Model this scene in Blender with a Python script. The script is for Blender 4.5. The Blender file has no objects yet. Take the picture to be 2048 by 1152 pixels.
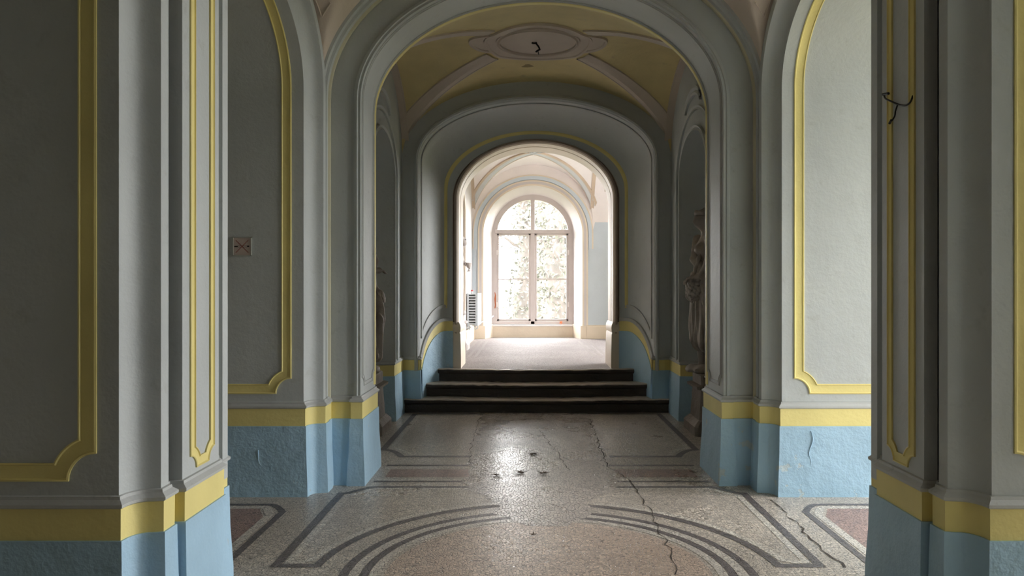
import bpy, math, random
import numpy as np
from math import sin, cos, pi, sqrt, atan2, radians
from mathutils import Vector

random.seed(7)
S = bpy.context.scene
C = S.collection

# ------------------------------------------------------------------ camera, world, light, exposure
CAMX, CAMZ = -0.11, 1.5
cam_d = bpy.data.cameras.new('camera')
cam_d.sensor_width = 36.0
cam_d.lens = 1500.0 * 36.0 / 2048.0
cam_d.shift_x = -31.0 / 2048.0
cam_d.clip_start = 0.05
cam = bpy.data.objects.new('camera', cam_d)
cam.location = (CAMX, 0.0, CAMZ)
cam.rotation_euler = (radians(90), 0, 0)
C.objects.link(cam)
S.camera = cam

SKY = 27.5
w = bpy.data.worlds.new('overcast_sky')
S.world = w
w.use_nodes = True
bg = w.node_tree.nodes['Background']
bg.inputs['Color'].default_value = (1.0, 0.995, 1.0, 1)
bg.inputs['Strength'].default_value = SKY

S.view_settings.view_transform = 'Standard'
S.view_settings.look = 'None'
S.view_settings.gamma = 1.0
S.view_settings.use_curve_mapping = False
S.view_settings.exposure = 0.0
try:
    S.cycles.use_denoising = True
    S.cycles.max_bounces = 8
    S.cycles.diffuse_bounces = 6
    S.cycles.glossy_bounces = 4
    S.cycles.transparent_max_bounces = 12
    S.cycles.sample_clamp_indirect = 6.0
    S.cycles.use_adaptive_sampling = True
    S.cycles.adaptive_threshold = .03
    S.cycles.caustics_reflective = False
    S.cycles.caustics_refractive = False
except Exception:
    pass


def portal(loc, rot, sx, sz):
    """sampling portal inside a window opening; guides sky light, gives none of its own"""
    l = bpy.data.lights.new('window_portal', 'AREA')
    l.shape = 'RECTANGLE'
    l.size, l.size_y = sx, sz
    l.cycles.is_portal = True
    o = bpy.data.objects.new('window_portal', l)
    o.location = loc
    o.rotation_euler = rot
    C.objects.link(o)


# ------------------------------------------------------------------ materials
def new_mat(name):
    m = bpy.data.materials.new(name)
    m.use_nodes = True
    nt = m.node_tree
    return m, nt, nt.nodes, nt.links, nt.nodes['Principled BSDF']


def ramp2(N, p0, p1, c0=(0, 0, 0, 1), c1=(1, 1, 1, 1)):
    r = N.new('ShaderNodeValToRGB')
    r.color_ramp.elements[0].position = p0
    r.color_ramp.elements[1].position = p1
    r.color_ramp.elements[0].color = c0
    r.color_ramp.elements[1].color = c1
    return r


def noise(N, L, pos, scale, detail=4, rough=.55):
    n = N.new('ShaderNodeTexNoise')
    n.inputs['Scale'].default_value = scale
    n.inputs['Detail'].default_value = detail
    n.inputs['Roughness'].default_value = rough
    L.new(pos, n.inputs['Vector'])
    return n


def mixc(N, L, fac, a, b, mode='MIX'):
    x = N.new('ShaderNodeMix')
    x.data_type = 'RGBA'
    x.blend_type = mode
    for v, i in ((fac, 0), (a, 6), (b, 7)):
        if hasattr(v, 'is_linked'):
            L.new(v, x.inputs[i])
        elif i == 0:
            x.inputs[i].default_value = v
        else:
            x.inputs[i].default_value = (*v[:3], 1)
    return x.outputs[2]


def paint(name, col, rough=.6, var=.10, bump=.15, peel=None, peel_at=.62, spec=.35, scale=1.6, dirt=None, bscale=38):
    m, nt, N, L, B = new_mat(name)
    g = N.new('ShaderNodeNewGeometry')
    pos = g.outputs['Position']
    n1 = noise(N, L, pos, scale, 3)
    lo = tuple(max(0, c * (1 - var)) for c in col)
    hi = tuple(min(1, c * (1 + var)) for c in col)
    r = ramp2(N, .3, .7)
    L.new(n1.outputs['Fac'], r.inputs[0])
    c = mixc(N, L, r.outputs[0], lo, hi)
    if dirt:
        n3 = noise(N, L, pos, 9.0, 4, .7)
        rd = ramp2(N, .60, .80)
        L.new(n3.outputs['Fac'], rd.inputs[0])
        c = mixc(N, L, rd.outputs[0], c, dirt)
    hsrc = None
    if peel:
        n2 = noise(N, L, pos, 5.5, 6, .62)
        rp = ramp2(N, peel_at, peel_at + .012)
        L.new(n2.outputs['Fac'], rp.inputs[0])
        c = mixc(N, L, rp.outputs[0], c, peel)
        hsrc = rp.outputs[0]
    L.new(c, B.inputs['Base Color'])
    B.inputs['Roughness'].default_value = rough
    B.inputs['Specular IOR Level'].default_value = spec
    nb = noise(N, L, pos, bscale, 2, .6)
    bp = N.new('ShaderNodeBump')
    bp.inputs['Strength'].default_value = bump
    bp.inputs['Distance'].default_value = .012
    nl = noise(N, L, pos, 7.0, 1)
    ad = N.new('ShaderNodeMath')
    ad.operation = 'MULTIPLY_ADD'
    L.new(nl.outputs['Fac'], ad.inputs[0])
    ad.inputs[1].default_value = 2.2
    L.new(nb.outputs['Fac'], ad.inputs[2])
    h = ad.outputs[0]
    if hsrc is not None:
        a2 = N.new('ShaderNodeMath')
        a2.operation = 'MULTIPLY_ADD'
        L.new(hsrc, a2.inputs[0])
        a2.inputs[1].default_value = -.9
        L.new(h, a2.inputs[2])
        h = a2.outputs[0]
    L.new(h, bp.inputs['Height'])
    L.new(bp.outputs['Normal'], B.inputs['Normal'])
    return m


def mosaic(name, col, vari=.36, rough=.25, scale=54, grout=.30, tint=None, bump=.35, spec=.75):
    m, nt, N, L, B = new_mat(name)
    g = N.new('ShaderNodeNewGeometry')
    pos = g.outputs['Position']
    # wavy laying lines
    nz = noise(N, L, pos, 3.0, 2)
    off = N.new('ShaderNodeVectorMath')
    off.operation = 'MULTIPLY_ADD'
    L.new(nz.outputs['Color'], off.inputs[0])
    off.inputs[1].default_value = (.05, .05, 0)
    L.new(pos, off.inputs[2])
    v = N.new('ShaderNodeTexVoronoi')
    v.inputs['Scale'].default_value = scale
    v.inputs['Randomness'].default_value = .75
    L.new(off.outputs[0], v.inputs['Vector'])
    v2 = N.new('ShaderNodeTexVoronoi')
    v2.feature = 'DISTANCE_TO_EDGE'
    v2.inputs['Scale'].default_value = scale
    v2.inputs['Randomness'].default_value = .75
    L.new(off.outputs[0], v2.inputs['Vector'])
    sp = N.new('ShaderNodeSeparateColor')
    L.new(v.outputs['Color'], sp.inputs[0])
    c = mixc(N, L, sp.outputs[0], tuple(x * (1 - vari) for x in col), tuple(min(1, x * (1 + vari)) for x in col))
    big = noise(N, L, pos, 1.3, 6, .6)
    rb = ramp2(N, .35, .7)
    L.new(big.outputs['Fac'], rb.inputs[0])
    c = mixc(N, L, rb.outputs[0], c, tint or tuple(x * .78 for x in col))
    re = ramp2(N, .02, .10)
    L.new(v2.outputs['Distance'], re.inputs[0])
    c = mixc(N, L, re.outputs[0], tuple(x * grout for x in col), c)
    st = noise(N, L, pos, 4.5, 8, .7)
    rs = ramp2(N, .62, .75)
    L.new(st.outputs['Fac'], rs.inputs[0])
    c = mixc(N, L, rs.outputs[0], c, tuple(x * .55 for x in col))
    L.new(c, B.inputs['Base Color'])
    rr = N.new('ShaderNodeMapRange')
    L.new(big.outputs['Fac'], rr.inputs[0])
    rr.inputs[3].default_value = rough - .06
    rr.inputs[4].default_value = rough + .16
    L.new(rr.outputs[0], B.inputs['Roughness'])
    B.inputs['Specular IOR Level'].default_value = spec
    bp = N.new('ShaderNodeBump')
    bp.inputs['Strength'].default_value = bump
    bp.inputs['Distance'].default_value = .004
    a = N.new('ShaderNodeMath')
    a.operation = 'MULTIPLY_ADD'
    L.new(sp.outputs[1], a.inputs[0])
    a.inputs[1].default_value = .45
    L.new(re.outputs[0], a.inputs[2])
    L.new(a.outputs[0], bp.inputs['Height'])
    L.new(bp.outputs['Normal'], B.inputs['Normal'])
    return m


def plain(name, col, rough=.6, metal=0.0, spec=.4):
    m, nt, N, L, B = new_mat(name)
    g = N.new('ShaderNodeNewGeometry')
    n1 = noise(N, L, g.outputs['Position'], 24, 4)
    c = mixc(N, L, n1.outputs['Fac'], tuple(x * .86 for x in col), tuple(min(1, x * 1.12) for x in col))
    L.new(c, B.inputs['Base Color'])
    B.inputs['Roughness'].default_value = rough
    B.inputs['Metallic'].default_value = metal
    B.inputs['Specular IOR Level'].default_value = spec
    return m


M = {}
M['grey'] = paint('grey_blue_paint', (.475, .505, .50), .55, .06, .16, dirt=(.40, .415, .40))
M['yellow'] = paint('yellow_paint', (.77, .67, .27), .5, .08, .14)
M['blue'] = paint('blue_paint', (.375, .56, .70), .5, .10, .30, peel=(.46, .55, .58), peel_at=.66)
M['mold'] = paint('dusty_moulding_paint', (.46, .475, .465), .6, .10, .2, dirt=(.27, .26, .24))
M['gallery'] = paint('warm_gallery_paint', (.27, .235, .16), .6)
M['ribblue'] = paint('pale_rib_paint', (.55, .565, .57), .55, .05, .10)
M['fillcut'] = paint('fill_cutting_dark', (.26, .225, .18), .5)  # invented dark tone for unseen walls, there to absorb fill light
M['frame'] = paint('backlit_frame_paint', (.60, .545, .53), .5, .05, .1)  # white frame paint greyed, its backlit shade is put into the colour
M['tan'] = paint('tan_line_paint', (.56, .45, .34), .5)
M['roomwall'] = paint('soft_pink_white_paint', (.56, .52, .51), .55, .05, .1)
M['cream'] = paint('cream_paint', (.72, .63, .51), .5, .07, .15)
M['white'] = paint('white_paint', (.86, .81, .79), .5, .05, .10)
M['paleblue'] = paint('pale_blue_paint', (.56, .63, .69), .55, .05, .10)
M['pink'] = paint('pinkish_plaster', (.60, .52, .445), .65, .07, .2)
M['ochre'] = paint('ochre_plaster', (.68, .57, .29), .65, .12, .2, dirt=(.55, .46, .26))
M['stone'] = paint('worn_stone', (.19, .16, .135), .5, .25, .5)
M['tread'] = paint('worn_lit_tread_stone', (.44, .38, .32), .38, .25, .5, dirt=(.16, .13, .11))  # step stone lightened: wear plus grazing window light put into the colour
M['dstone'] = paint('dark_shaded_step_stone', (.06, .05, .044), .5, .30, .5, dirt=(.14, .12, .10))  # same dark stone, darkened further for the unlit risers
M['statue'] = paint('weathered_marble', (.34, .30, .265), .5, .25, .3, dirt=(.16, .13, .11), scale=6)
M['plaster'] = paint('white_marble', (.46, .42, .40), .5, .06, .15)
M['floor'] = mosaic('mosaic_field', (.64, .565, .485))
M['mdark'] = mosaic('mosaic_dark_band', (.17, .145, .145), .35, .35)
M['mlight'] = mosaic('mosaic_light_band', (.76, .69, .61))
M['mpink'] = mosaic('mosaic_rose_field', (.42, .27, .23), tint=(.36, .24, .20))
M['mpeach'] = mosaic('mosaic_peach_field', (.63, .51, .42), tint=(.58, .44, .35))
M['floor3'] = mosaic('mosaic_pale_field', (.40, .36, .355), .12, .60)
M['floor3'].node_tree.nodes['Principled BSDF'].inputs['Specular IOR Level'].default_value = .25
M['mworn'] = mosaic('mosaic_worn_patch', (.60, .53, .475), .40, .23, 46, .28, None, .8, 1.0)
M['crack'] = plain('crack_dirt', (.05, .04, .033), .9)
M['black'] = plain('black_rubber', (.012, .011, .010), .5)
M['leaf'] = plain('dry_leaf', (.06, .035, .02), .8)
M['oleaf'] = plain('orange_leaf', (.62, .16, .05), .7)
M['rust'] = plain('rust_patch', (.45, .13, .05), .8)
M['sign'] = plain('sign_plastic', (.52, .43, .38), .4)
M['signrim'] = plain('sign_rim', (.40, .42, .38), .4)
M['ink'] = plain('sign_ink', (.01, .009, .008), .5)
M['red'] = plain('sign_red', (.25, .03, .02), .5)
M['rad'] = plain('radiator_enamel', (.50, .54, .56), .35)
M['raddark'] = plain('radiator_gap', (.25, .27, .28), .5)
M['redknob'] = plain('red_knob', (.5, .03, .03), .4)
M['ext'] = paint('exterior_render', (.5, .48, .45))
M['bark'] = plain('bark', (.085, .07, .06), .9)
M['ivy'] = plain('ivy_leaf', (.105, .105, .08), .7)
M['ivy2'] = plain('autumn_leaf', (.13, .125, .10), .7)
M['grass'] = plain('lawn', (.09, .10, .05), .9)
M['stain'] = plain('damp_stain', (.36, .29, .15), .9)
M['chip'] = plain('paint_chip', (.8, .8, .78), .6)


def glass_mat():
    m, nt, N, L, B = new_mat('window_glass')
    N.remove(B)
    out = N['Material Output']
    t = N.new('ShaderNodeBsdfTransparent')
    t.inputs[0].default_value = (.97, .975, .97, 1)
    gl = N.new('ShaderNodeBsdfGlossy')
    gl.inputs['Roughness'].default_value = .03
    df = N.new('ShaderNodeBsdfTranslucent')
    df.inputs[0].default_value = (.9, .9, .88, 1)
    mx = N.new('ShaderNodeMixShader')
    mx.inputs[0].default_value = .05
    L.new(t.outputs[0], mx.inputs[1])
    L.new(gl.outputs[0], mx.inputs[2])
    g = N.new('ShaderNodeNewGeometry')
    n = noise(N, L, g.outputs['Position'], 3.5, 6, .65)
    r = ramp2(N, .45, .8, (.012, .012, .012, 1), (.04, .04, .04, 1))
    L.new(n.outputs['Fac'], r.inputs[0])
    m2 = N.new('ShaderNodeMixShader')
    L.new(r.outputs[0], m2.inputs[0])
    L.new(mx.outputs[0], m2.inputs[1])
    L.new(df.outputs[0], m2.inputs[2])
    L.new(m2.outputs[0], out.inputs[0])
    return m


M['glass'] = glass_mat()


# ------------------------------------------------------------------ object helpers
def tag(o, label=None, cat=None, group=None, kind=None):
    if label: o['label'] = label
    if cat: o['category'] = cat
    if group: o['group'] = group
    if kind: o['kind'] = kind
    return o


def empty(name, label=None, cat=None, loc=(0, 0, 0), kind=None, group=None):
    o = bpy.data.objects.new(name, None)
    o.location = loc
    o.empty_display_size = .1
    C.objects.link(o)
    return tag(o, label, cat, group, kind)


def struct(name, label, cat='wall'):
    return empty(name, label, cat, kind='structure')


def mesh(name, V, F, mat, parent=None, sharp=35, mir=False):
    if mir:
        V = [(-x, y, z) for x, y, z in V]
        F = [tuple(reversed(f)) for f in F]
    me = bpy.data.meshes.new(name)
    me.from_pydata([tuple(map(float, v)) for v in V], [], [tuple(map(int, f)) for f in F])
    me.materials.append(M[mat] if isinstance(mat, str) else mat)
    if sharp:
        me.polygons.foreach_set('use_smooth', [True] * len(me.polygons))
        me.set_sharp_from_angle(angle=radians(sharp))
    me.update()
    o = bpy.data.objects.new(name, me)
    C.objects.link(o)
    if parent is not None:
        o.parent = parent
        o.matrix_parent_inverse.identity()
        if parent.location.length > 0:
            for v in me.vertices:
                v.co -= parent.location
    return o


def gridfaces(nr, nc, closed=False, base=0):
    F = []
    for i in range(nr - 1):
        for j in range(nc if closed else nc - 1):
            k = (j + 1) % nc
            F.append((base + i * nc + j, base + i * nc + k, base + (i + 1) * nc + k, base + (i + 1) * nc + j))
    return F


def grid(name, rows, mat, parent=None, closed=False, sharp=35, mir=False):
    V = [p for r in rows for p in r]
    return mesh(name, V, gridfaces(len(rows), len(rows[0]), closed), mat, parent, sharp, mir)


def boxvf(x0, x1, y0, y1, z0, z1, b=0):
    V = [(x0, y0, z0), (x1, y0, z0), (x1, y1, z0), (x0, y1, z0), (x0, y0, z1), (x1, y0, z1), (x1, y1, z1), (x0, y1, z1)]
    F = [(3, 2, 1, 0), (4, 5, 6, 7), (0, 1, 5, 4), (1, 2, 6, 5), (2, 3, 7, 6), (3, 0, 4, 7)]
    return V, [tuple(i + b for i in f) for f in F]


def boxes(name, L, mat, parent=None, bevel=0):
    V, F = [], []
    for bx in L:
        v, f = boxvf(*bx, b=len(V))
        V += v
        F += f
    o = mesh(name, V, F, mat, parent, sharp=0 if not bevel else 40)
    if bevel:
        md = o.modifiers.new('bevel', 'BEVEL')
        md.width = bevel
        md.segments = 2
    return o


def tube(name, pts, r, mat, parent=None, n=8, taper=None, cap=True):
    pts = [Vector(p) for p in pts]
    rows = []
    up = Vector((.13, .21, .97))
    for i, p in enumerate(pts):
        t = (pts[min(i + 1, len(pts) - 1)] - pts[max(i - 1, 0)]).normalized()
        a = t.cross(up)
        if a.length < .05:
            a = t.cross(Vector((1, 0, 0)))
        a.normalize()
        b = t.cross(a)
        rr = r if taper is None else r * taper[i]
        rows.append([tuple(p + a * rr * cos(2 * pi * k / n) + b * rr * sin(2 * pi * k / n)) for k in range(n)])
    V = [p for q in rows for p in q]
    F = gridfaces(len(rows), n, True)
    if cap:
        F.append(tuple(range(n))[::-1])
        F.append(tuple((len(rows) - 1) * n + k for k in range(n)))
    return mesh(name, V, F, mat, parent, 50)


# ------------------------------------------------------------------ arch tools
def apath(a, b, zs, z0, n=40, nz=6):
    """(lateral, z) points of an arch opening: up the left jamb, over, down the right"""
    P = [(-a, z0 + (zs - z0) * i / nz) for i in range(nz)]
    P += [(-a * cos(pi * i / n), zs + b * sin(pi * i / n)) for i in range(n + 1)]
    P += [(a, zs - (zs - z0) * (i + 1) / nz) for i in range(nz)]
    return P


def sweep_t(name, prof, z0, mat, parent, n=48):
    """profile points (a, b, zs, y) swept round a transverse arch"""
    rows = [[(x, y, z) for x, z in apath(a, b, zs, z0, n)] for a, b, zs, y in prof]
    return grid(name, rows, mat, parent)


def sweep_s(name, prof, z0, yc, hw, b, zs, mat, parent, side, n=36):
    """profile points (du, absX) swept round a side arch whose opening lies in the YZ plane"""
    rows = [[(-X, yc + l, z) for l, z in apath(hw + du, b + du, zs, z0, n)] for du, X in prof]
    return grid(name, rows, mat, parent, mir=side > 0)


class ArchMap:
    """maps (s, v, h) to 3D: s along the arch from the left foot, v across the soffit, h off the surface"""

    def __init__(self, a, b, zs, f):
        P = apath(a, b, zs, 0.0, 160, 60)
        self.P = np.array(P)
        d = np.sqrt(((self.P[1:] - self.P[:-1]) ** 2).sum(1))
        self.s = np.concatenate([[0], np.cumsum(d)])
        self.L = self.s[-1]
        self.f = f

    def __call__(self, s, v, h):
        l = np.interp(s, self.s, self.P[:, 0])
        z = np.interp(s, self.s, self.P[:, 1])
        e = .01
        tl = np.interp(s + e, self.s, self.P[:, 0]) - np.interp(s - e, self.s, self.P[:, 0])
        tz = np.interp(s + e, self.s, self.P[:, 1]) - np.interp(s - e, self.s, self.P[:, 1])
        q = math.hypot(tl, tz)
        nl, nz = tz / q, -tl / q
        return self.f(l + nl * h, z + nz * h, v)


def notch_path(v0, v1, s0, s1, r, w, step=.06):
    """closed frame path in (s, v) with concave quarter notches at the corners, inset by w"""
    R = r + w
    k = sqrt(max(R * R - w * w, 0))
    out = []

    def arc(cs, cv, a0, a1, m=8):
        for i in range(m + 1):
            t = a0 + (a1 - a0) * i / m
            out.append((cs + R * cos(t), cv + R * sin(t)))

    def line(p, q, m):
        for i in range(1, m):
            out.append((p[0] + (q[0] - p[0]) * i / m, p[1] + (q[1] - p[1]) * i / m))
    e = math.asin(min(1, w / R))
    m = max(4, int((s1 - s0) / step))
    arc(s0, v0, pi / 2 - e, e)
    line((s0 + k, v0 + w), (s1 - k, v0 + w), m)
    arc(s1, v0, pi - e, pi / 2 + e)
    line((s1 - w, v0 + k), (s1 - w, v1 - k), 6)
    arc(s1, v1, -pi / 2 - e, -pi + e)
    line((s1 - k, v1 - w), (s0 + k, v1 - w), m)
    arc(s0, v1, -e, -pi / 2 + e)
    line((s0 + w, v1 - k), (s0 + w, v0 + k), 6)
    return out


def frame(name, amap, v0, v1, s0, r, prof, mat, parent, mir=False, step=.06):
    rows = [[amap(s, v, h) for s, v in notch_path(v0, v1, s0, amap.L - s0, r, w, step)] for w, h in prof]
    return grid(name, rows, mat, parent, closed=True, sharp=30, mir=mir)


FRAMEPROF = lambda w: [(0, -.004), (0, .007), (w * .10, .009), (w * .18, .003), (w * .5, .0015), (w * .86, .003), (w * .92, .009), (w, .008), (w, -.004)]


def offset_poly(P, p):
    """offset an open polyline to its right-hand side by p with mitres"""
    out = []
    n = len(P)
    for i in range(n):
        ns = []
        for a, b in ((i - 1, i), (i, i + 1)):
            if 0 <= a and b < n:
                d = Vector((P[b][0] - P[a][0], P[b][1] - P[a][1]))
                if d.length > 1e-9:
                    d.normalize()
                    ns.append(Vector((d.y, -d.x)))
        if len(ns) == 2:
            m = ns[0] + ns[1]
            if m.length < 1e-6:
                m = ns[0]
            m.normalize()
            k = p / max(.45, m.dot(ns[0]))
        else:
            m, k = ns[0], p
        out.append((P[i][0] + m.x * k, P[i][1] + m.y * k))
    return out


def dado(parent, P, mir, zb=0.0, mats=('blue', 'yellow', 'mold')):
    def lay(name, zp, mat):
        rows = [[(x, y, z) for x, y in offset_poly(P, p)] for p, z in zp]
        return grid(name, rows, mat, parent, sharp=25, mir=mir)
    lay('plinth', [(.044, zb - .02), (.042, zb + .10), (.030, zb + .30), (.026, zb + .505), (.010, zb + .506)], mats[0])
    lay('dado_band', [(.018, zb + .500), (.019, zb + .632), (.0, zb + .633)], mats[1])
    lay('dado_molding', [(.020, zb + .630), (.030, zb + .636), (.031, zb + .648), (.022, zb + .656), (.012, zb + .664), (.010, zb + .676), (-.004, zb + .680)], mats[2])


def wall_hole(name, f, u0, u1, z0, z1, uc, a, b, zs, zbot, mat, parent, n=32, mir=False):
    """plane with an arched hole; f(u, z) places a point"""
    V, F = [], []

    def q(*p):
        k = len(V)
        V.extend(f(u, z) for u, z in p)
        F.append(tuple(range(k, k + len(p))))
    zm = [z0, max(zbot, z0 + 1e-4), zs, z1]
    q((u0, z0), (uc - a, z0), (uc - a, z1), (u0, z1))
    q((uc + a, z0), (u1, z0), (u1, z1), (uc + a, z1))
    if zbot > z0:
        q((uc - a, z0), (uc + a, z0), (uc + a, zbot), (uc - a, zbot))
    pts = [(uc - a * cos(pi * i / n), zs + b * sin(pi * i / n)) for i in range(n + 1)]
    for p, r in zip(pts, pts[1:]):
        q(p, r, (r[0], z1), (p[0], z1))
    return mesh(name, V, F, mat, parent, 0, mir)


def quad(name, pts, mat, parent=None):
    return mesh(name, pts, [tuple(range(len(pts)))], mat, parent, 0)


# ------------------------------------------------------------------ plan data (metres; x across, y along the corridor)
XA, XB, XC, XG = 1.728, 1.64, 1.615, 1.645     # side arch arris, cove end, fillet, groove
COVE = [(.105 * sin(radians(t)), XB + (XA - XB) * cos(radians(t))) for t in range(0, 91, 10)]
SIDEPROF = COVE + [(.11, XC), (.175, XC), (.18, XG), (.27, XG), (.30, 1.70)]
ARCHZS, ARCHA, ARCHB = 2.935, 1.385, .94
Y_NEAR, Y_NEARB, Y_MID = 2.97, 3.875, 5.42
BAYS = {0: (2.20, .77), 1: ((Y_NEARB + Y_MID) / 2, (Y_MID - Y_NEARB) / 2)}
SB, SZS = .57, 2.95
PASS_X = 3.3


def tr(a, y):
    return (a, ARCHB + (a - ARCHA), ARCHZS, y)


# floor ------------------------------------------------------------------
floor = boxes('floor', [(-3.4, 6.45, -3.3, 9.9, -.15, 0)], 'floor')
tag(floor, 'worn mosaic floor of the corridor with dark inlaid bands', 'floor', kind='structure')
floor3 = boxes('floor', [(-1.6, 3.3, 9.605, 16.0, .31, .459)], 'floor3')
tag(floor3, 'pale raised mosaic floor in front of the bright far window', 'floor', kind='structure')


def band(name, pts, wd, mat, parent=floor, z=.0012, closed=False):
    """flat inlaid strip along a plan polyline"""
    n = len(pts)
    Q = pts if not closed else [pts[-1]] + pts + [pts[0]]
    lo, hi = offset_poly(Q, wd / 2), offset_poly(Q, -wd / 2)
    if closed:
        lo, hi = lo[1:-1], hi[1:-1]
    rows = [[(x, y, z) for x, y in lo], [(x, y, z) for x, y in hi]]
    return grid(name, rows, mat, parent, closed=closed, sharp=0)


def ogee_corner(x0, y0, x1, y1, n=8):
    """S curve in plan from (x0,y0) heading along y to (x1,y1) heading along x"""
    out = []
    for i in range(n + 1):
        t = i / n
        out.append((x0 + (x1 - x0) * t, y0 + (y1 - y0) * (.5 - .5 * cos(pi * t))))
    return out


CY = 3.95


def arcp(r, a0, a1, n=48):
    return [(r * cos(a0 + (a1 - a0) * i / n), CY + r * sin(a0 + (a1 - a0) * i / n)) for i in range(n + 1)]


def arcs(r, wd, mat, name='mosaic_ring', z=.0012):
    P = arcp(r, 0, 2 * pi, 96)[:-1]
    return band(name, P, wd, mat, z=z, closed=True)


# rose disc and rings
V = [(0, CY, .0008)] + [(x, y, .0008) for x, y in arcp(.86, 0, 2 * pi, 72)[:-1]]
mesh('mosaic_disc', V, [(0, 1 + i, 1 + (i + 1) % 72) for i in range(72)], 'mpeach', floor, 0)
arcs(.965, .045, 'mdark')
arcs(1.018, .055, 'mlight')
arcs(1.073, .050, 'mdark')
arcs(.915, .05, 'mlight')
for sy in (1, -1):
    m = lambda P: [(x, CY + sy * (y - CY)) for x, y in P]
    x0, yb, yt = 1.47, 4.05, 5.47
    x1 = sqrt(1.25 ** 2 - (yb - CY) ** 2)
    a0 = atan2(yb - CY, x1)
    top = ogee_corner(x0, yt, 1.25, 5.65)
    half = [(x1, yb), (x0, yb)] + top
    outline = half + [(-x, y) for x, y in half[::-1]] + arcp(1.25, pi - a0, a0, 48)[1:-1]
    band('mosaic_band', m(outline), .052, 'mdark', closed=True)
    hi = [(x1 + .10, yb + .055), (x0 - .055, yb + .055)] + [(x - .055 * (1 if i < 5 else .6), y - .045) for i, (x, y) in enumerate(top)]
    ins = hi + [(-x, y) for x, y in hi[::-1]] + arcp(1.305, pi - a0 - .07, a0 + .07, 48)
    band('mosaic_band', m(ins), .045, 'mlight', closed=True)
# side passage panels
for sx in (-1, 1):
    P = [(sx * 3.2, 5.19), (sx * 1.90, 5.19)] + [(sx * (1.90 - .15 * t), 5.19 - .17 * (1 - cos(t * pi / 2))) for t in np.linspace(.1, 1, 8)] + [(sx * 1.75, 3.0)]
    band('mosaic_band', P, .045, 'mdark')
    P2 = [(sx * 3.2, 5.125), (sx * 1.92, 5.125)] + [(sx * (1.92 - .105 * t), 5.125 - .17 * (1 - cos(t * pi / 2))) for t in np.linspace(.1, 1, 8)] + [(sx * 1.815, 3.0)]
    band('mosaic_band', P2, .055, 'mlight')
    P3 = [(sx * 3.2, 5.095, .0008), (sx * 1.93, 5.095, .0008), (sx * 1.845, 4.92, .0008), (sx * 1.845, 3.0, .0008), (sx * 3.2, 3.0, .0008)]
    mesh('mosaic_field', P3, [tuple(range(5))], 'mpink', floor, 0)
# threshold under the middle arch and the field beyond
mesh('mosaic_field', [(-1.24, 5.95, .0008), (1.24, 5.95, .0008), (1.24, 6.20, .0008), (-1.24, 6.20, .0008)], [(0, 1, 2, 3)], 'mpink', floor, 0)
for y, mt, wd in ((5.86, 'mlight', .05), (5.81, 'mdark', .035), (6.25, 'mlight', .045), (6.34, 'mdark', .045)):
    band('mosaic_band', [(-1.30, y), (1.30, y)], wd, mt)
for ins, mt, wd in ((0, 'mdark', .06), (.065, 'mlight', .04)):
    h = [(1.45 - ins, 8.93 - ins), (1.45 - ins, 6.95 + ins)] + [(1.45 - ins - .22 * t, 6.95 + ins - .28 * t * t) for t in np.linspace(.15, 1, 7)]
    P = h + [(-x, y) for x, y in h[::-1]]
    band('mosaic_band', P, wd, mt, closed=True)
for sx in (-1, 1):
    for x in (.90, 1.0, 1.10):
        band('mosaic_band', [(sx * x, 11.3), (sx * x, 14.7)], .045, plain('mosaic_grey_band', (.25, .22, .215), .5) if 'g3' not in M else M['g3'], floor3, z=.4602)


# coarse relaid strip worn shiny down the middle
rnd = random.Random(21)
ED = []
for y in np.linspace(4.72, 8.96, 50):
    k = min(1, max(0, (y - 5.25) / .45))
    if y < 5.0:
        q = .12 + .21 * (y - 4.72) / .28
        ED.append((q + rnd.uniform(-.04, .04), q + rnd.uniform(-.04, .04), y))
        continue
    ED.append((.33 + (.27 + .04 * (y > 7)) * k + rnd.uniform(-.035, .035), .33 + .27 * k + rnd.uniform(-.035, .035), y))
rows = [[(-a, y, .0017) for a, b, y in ED], [(b, y, .0017) for a, b, y in ED]]
grid('worn_patch', rows, 'mworn', floor, sharp=0)


# cracks
def crack(pts, wd=.012, seed=1):
    rnd = random.Random(seed)
    Q = []
    for p, q in zip(pts, pts[1:]):
        n = max(2, int(math.dist(p, q) / .06))
        for i in range(n):
            t = i / n
            Q.append((p[0] + (q[0] - p[0]) * t + rnd.uniform(-.018, .018), p[1] + (q[1] - p[1]) * t))
    Q.append(pts[-1])
    rows = [[], []]
    for x, y in Q:
        ww = wd * rnd.uniform(.25, 1.25)
        rows[0].append((x - ww / 2, y, .0030))
        rows[1].append((x + ww / 2, y, .0030))
    grid('floor_crack', rows, 'crack', floor, sharp=0)


def fp(px, py, z=0.0):
    d = (CAMZ - z) * 1500.0 / (py - 576.0)
    return ((px - 1055) * d / 1500.0 + CAMX, d)


crack([fp(1180, 838), fp(1195, 880), fp(1212, 930), fp(1262, 962), fp(1275, 990), fp(1298, 1020), fp(1325, 1075), fp(1345, 1105), fp(1350, 1150)], .009, 3)
crack([fp(1540, 1000), fp(1590, 1045), fp(1630, 1085), fp(1690, 1135)], .011, 5)
crack([fp(960, 835), fp(945, 880), fp(938, 930)], .007, 6)
crack([fp(930, 975), fp(1200, 990), fp(1330, 1012)], .004, 7)
crack([fp(1180, 1092), fp(1420, 1103), fp(1650, 1100)], .004, 8)
crack([fp(640, 1040), fp(760, 1052)], .004, 9)
crack([fp(1080, 862), fp(1110, 900), fp(1140, 940)], .006, 11)


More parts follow.
